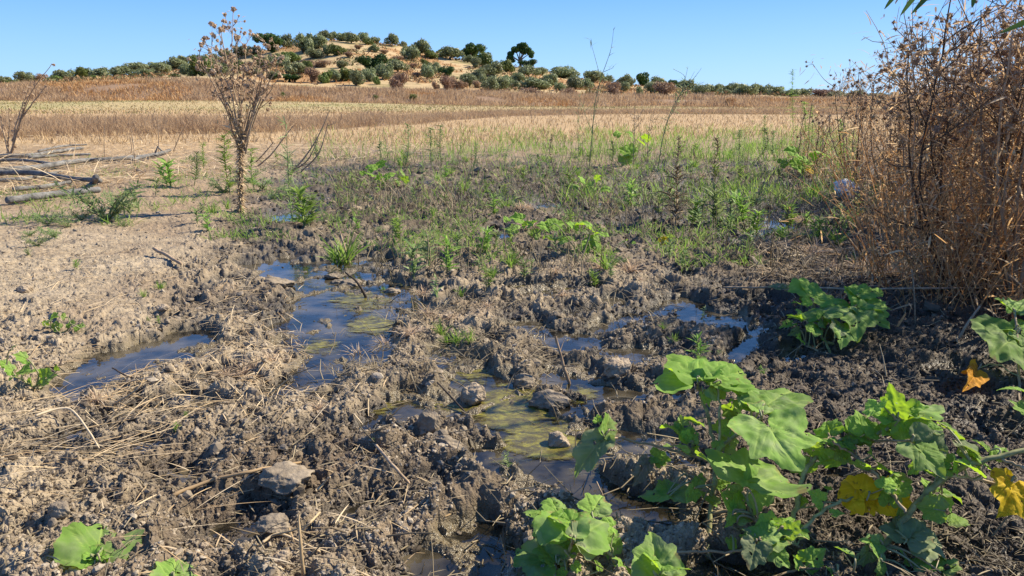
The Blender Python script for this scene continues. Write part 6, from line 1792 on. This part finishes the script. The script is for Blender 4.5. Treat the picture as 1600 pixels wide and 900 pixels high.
def edge_weed():
    base = on_ground(16, 245); off = np.array(base); Y = base.y; r = np.random.RandomState(44)
    root = empty('dead_weed', tuple(base), 0, 'branching dead weed with pale buds at the picture edge behind the poles', 'dead plant')
    pts = []
    for k, pp in enumerate([[(16, 245), (30, 190), (44, 150), (80, 98)], [(16, 245), (28, 200), (48, 148)], [(18, 240), (24, 205), (34, 160), (44, 135)], [(12, 245), (14, 205), (10, 170)], [(14, 242), (4, 200), (2, 180)], [(30, 190), (52, 160), (74, 132)]]):
        P = smooth_path([np.array(GY(x, y, Y)) for x, y in pp], 6); P += np.cumsum(r.normal(0, .004, P.shape), 0)
        b = Buf(); tubes(b, (P - off)[None], np.linspace(.012, .003, len(P))[None], 5); link('branch', b.mesh('branch', M['stick']), root)
        pts += [p for p in P[::3]]
    pts = np.array(pts) + r.normal(0, .02, (len(pts), 3))
    heads(root, pts, np.full(len(pts), .022), PAPER, M['papery'], 9)
edge_weed()

def stone(px, py, wpx, hpx, label, seed, mat='stone', name='stone', flat=.8, blocky=0, group='stones on the mud', sink=.3, rot=0, rnd=.12, depth=.8):
    p = on_ground(px, py); dep = float(proj(p.x, p.y, p.z)[2])
    V, Fc = ico(4); r = np.random.RandomState(seed)
    rr = np.full(len(V), 1.25)
    for _ in range(9 + blocky * 4):
        nn = unit(r.normal(0, 1, 3)); c = V @ nn; rr = np.minimum(rr, np.where(c > .2, r.uniform(.80, .99) / np.maximum(c, .2), 9))
    if blocky:
        for nn in ([0, 0, 1], [1, .1, 0], [-1, -.1, 0], [0, -1, .1], [0, 1, 0]):
            c = V @ unit(np.array(nn, float)); rr = np.minimum(rr, np.where(c > .2, .78 / np.maximum(c, .2), 9))
    d = V * rr[:, None]
    n = perlin(d[:, 0] * 2.2 + seed, d[:, 1] * 2.2 + d[:, 2] * 1.7, seed) * rnd + perlin(d[:, 0] * 7, d[:, 1] * 7 + d[:, 2] * 6, seed + 1) * .06 + perlin(d[:, 0] * 22 + d[:, 2] * 9, d[:, 1] * 22 + d[:, 2] * 14, seed + 2) * .03
    d = d * (1 + n)[:, None]
    w = wpx * dep / F * .55; h = hpx * dep / F * .6
    d = d * np.array([w, w * depth, h])
    o = link(name, mesh_np(name, d, None, Fc, True, None, M[mat])); o.location = (p.x, p.y, p.z + h * (1 - sink) * .6); o.rotation_euler = (0, 0, rot)
    tag(o, label, 'stone' if 'stone' in name or name == 'boulder' else 'mud clod', group)
stone(452, 770, 66, 30, 'largest grey boulder on the near crumbly soil', 1, 'clod', 'boulder', sink=.8, rot=.3, depth=.9)
stone(965, 578, 42, 26, 'pale square cut stone on the wet mud', 2, 'tan_stone', 'stone', blocky=1, rot=.35, sink=.1)
stone(738, 628, 36, 26, 'round pale stone sitting in the green algae', 3, 'tan_stone', 'stone', sink=.1)
stone(765, 672, 24, 14, 'small flat stone at the edge of the algae', 4, 'tan_stone', 'stone')
stone(672, 672, 28, 34, 'upright pale mud clod beside the algae channel', 5, 'clod', 'mud_clod', group='large mud clods')
stone(855, 632, 52, 20, 'lumpy pale mud clod between the algae and the upright stick', 6, 'clod', 'mud_clod', group='large mud clods')
stone(820, 600, 34, 24, 'mud clod with sharp edges beyond the algae', 7, 'clod', 'mud_clod', group='large mud clods')
stone(40, 455, 18, 10, 'small white stone on the dry ground at the picture edge', 8, 'tan_stone', 'stone')
stone(255, 482, 16, 7, 'flat whitish chip on the mud bank above the dark pool', 9, 'tan_stone', 'stone')
stone(95, 798, 26, 20, 'grey clod beside the straw heap', 10, 'clod', 'mud_clod', group='large mud clods')
stone(440, 878, 26, 22, 'tan rounded stone at the picture bottom', 11, 'tan_stone', 'stone')
stone(320, 852, 14, 9, 'small tan pebble near the seedlings', 12, 'tan_stone', 'stone')
stone(432, 452, 40, 18, 'mud lump between the blue pool arms', 13, 'clod', 'mud_clod', group='large mud clods')
stone(430, 830, 44, 20, 'dark flat clod below the grey boulder', 14, 'clod', 'mud_clod', group='large mud clods')
stone(700, 695, 36, 22, 'grey clod on the near bank of the algae channel', 15, 'clod', 'mud_clod', group='large mud clods')
stone(530, 445, 22, 10, 'low mud islet in the middle of the blue pool', 16, 'clod', 'mud_clod', group='large mud clods')
stone(550, 442, 26, 10, 'second low mud islet in the blue pool', 17, 'clod', 'mud_clod', group='large mud clods')
stone(612, 458, 22, 10, 'mud islet at the end of the blue pool', 18, 'clod', 'mud_clod', group='large mud clods')
stone(520, 440, 18, 8, 'smallest mud islet in the blue pool', 19, 'clod', 'mud_clod', group='large mud clods')
stone(872, 706, 30, 22, 'yellowish mossy clod at the downstream end of the algae', 20, 'tan_stone', 'mud_clod', group='large mud clods')
r_ = np.random.RandomState(81)

def plastic():
    p = on_ground(1322, 312); dep = float(proj(p.x, p.y, p.z)[2]); r = np.random.RandomState(8)
    # a crumpled bag: a sagging shell of folds, long axis sloping down
    V, Fc = ico(4)
    n = np.abs(perlin(V[:, 0] * 2.5 + 3, V[:, 1] * 2.5 + V[:, 2] * 2, 7)) * .45 + np.abs(perlin(V[:, 0] * 6, V[:, 2] * 6 + V[:, 1] * 4, 8)) * .22 + perlin(V[:, 0] * 15, V[:, 2] * 15, 9) * .05
    d = V * (1 - n)[:, None]
    neck = sstep(.35, 1.0, -d[:, 0]); d[:, 1:] *= (1 - .55 * neck)[:, None]
    s = dep / F
    d = d * np.array([30, 13, 16]) * s
    o = link('plastic_bag', mesh_np('plastic_bag', d, None, Fc, True, None, M['plastic']))
    o.location = (p.x, p.y, p.z + 18 * s); o.rotation_euler = (0, rad(28), rad(10))
    tag(o, 'crumpled dirty white plastic bag lying in the dead grass by the shrubs', 'plastic bag')
plastic()
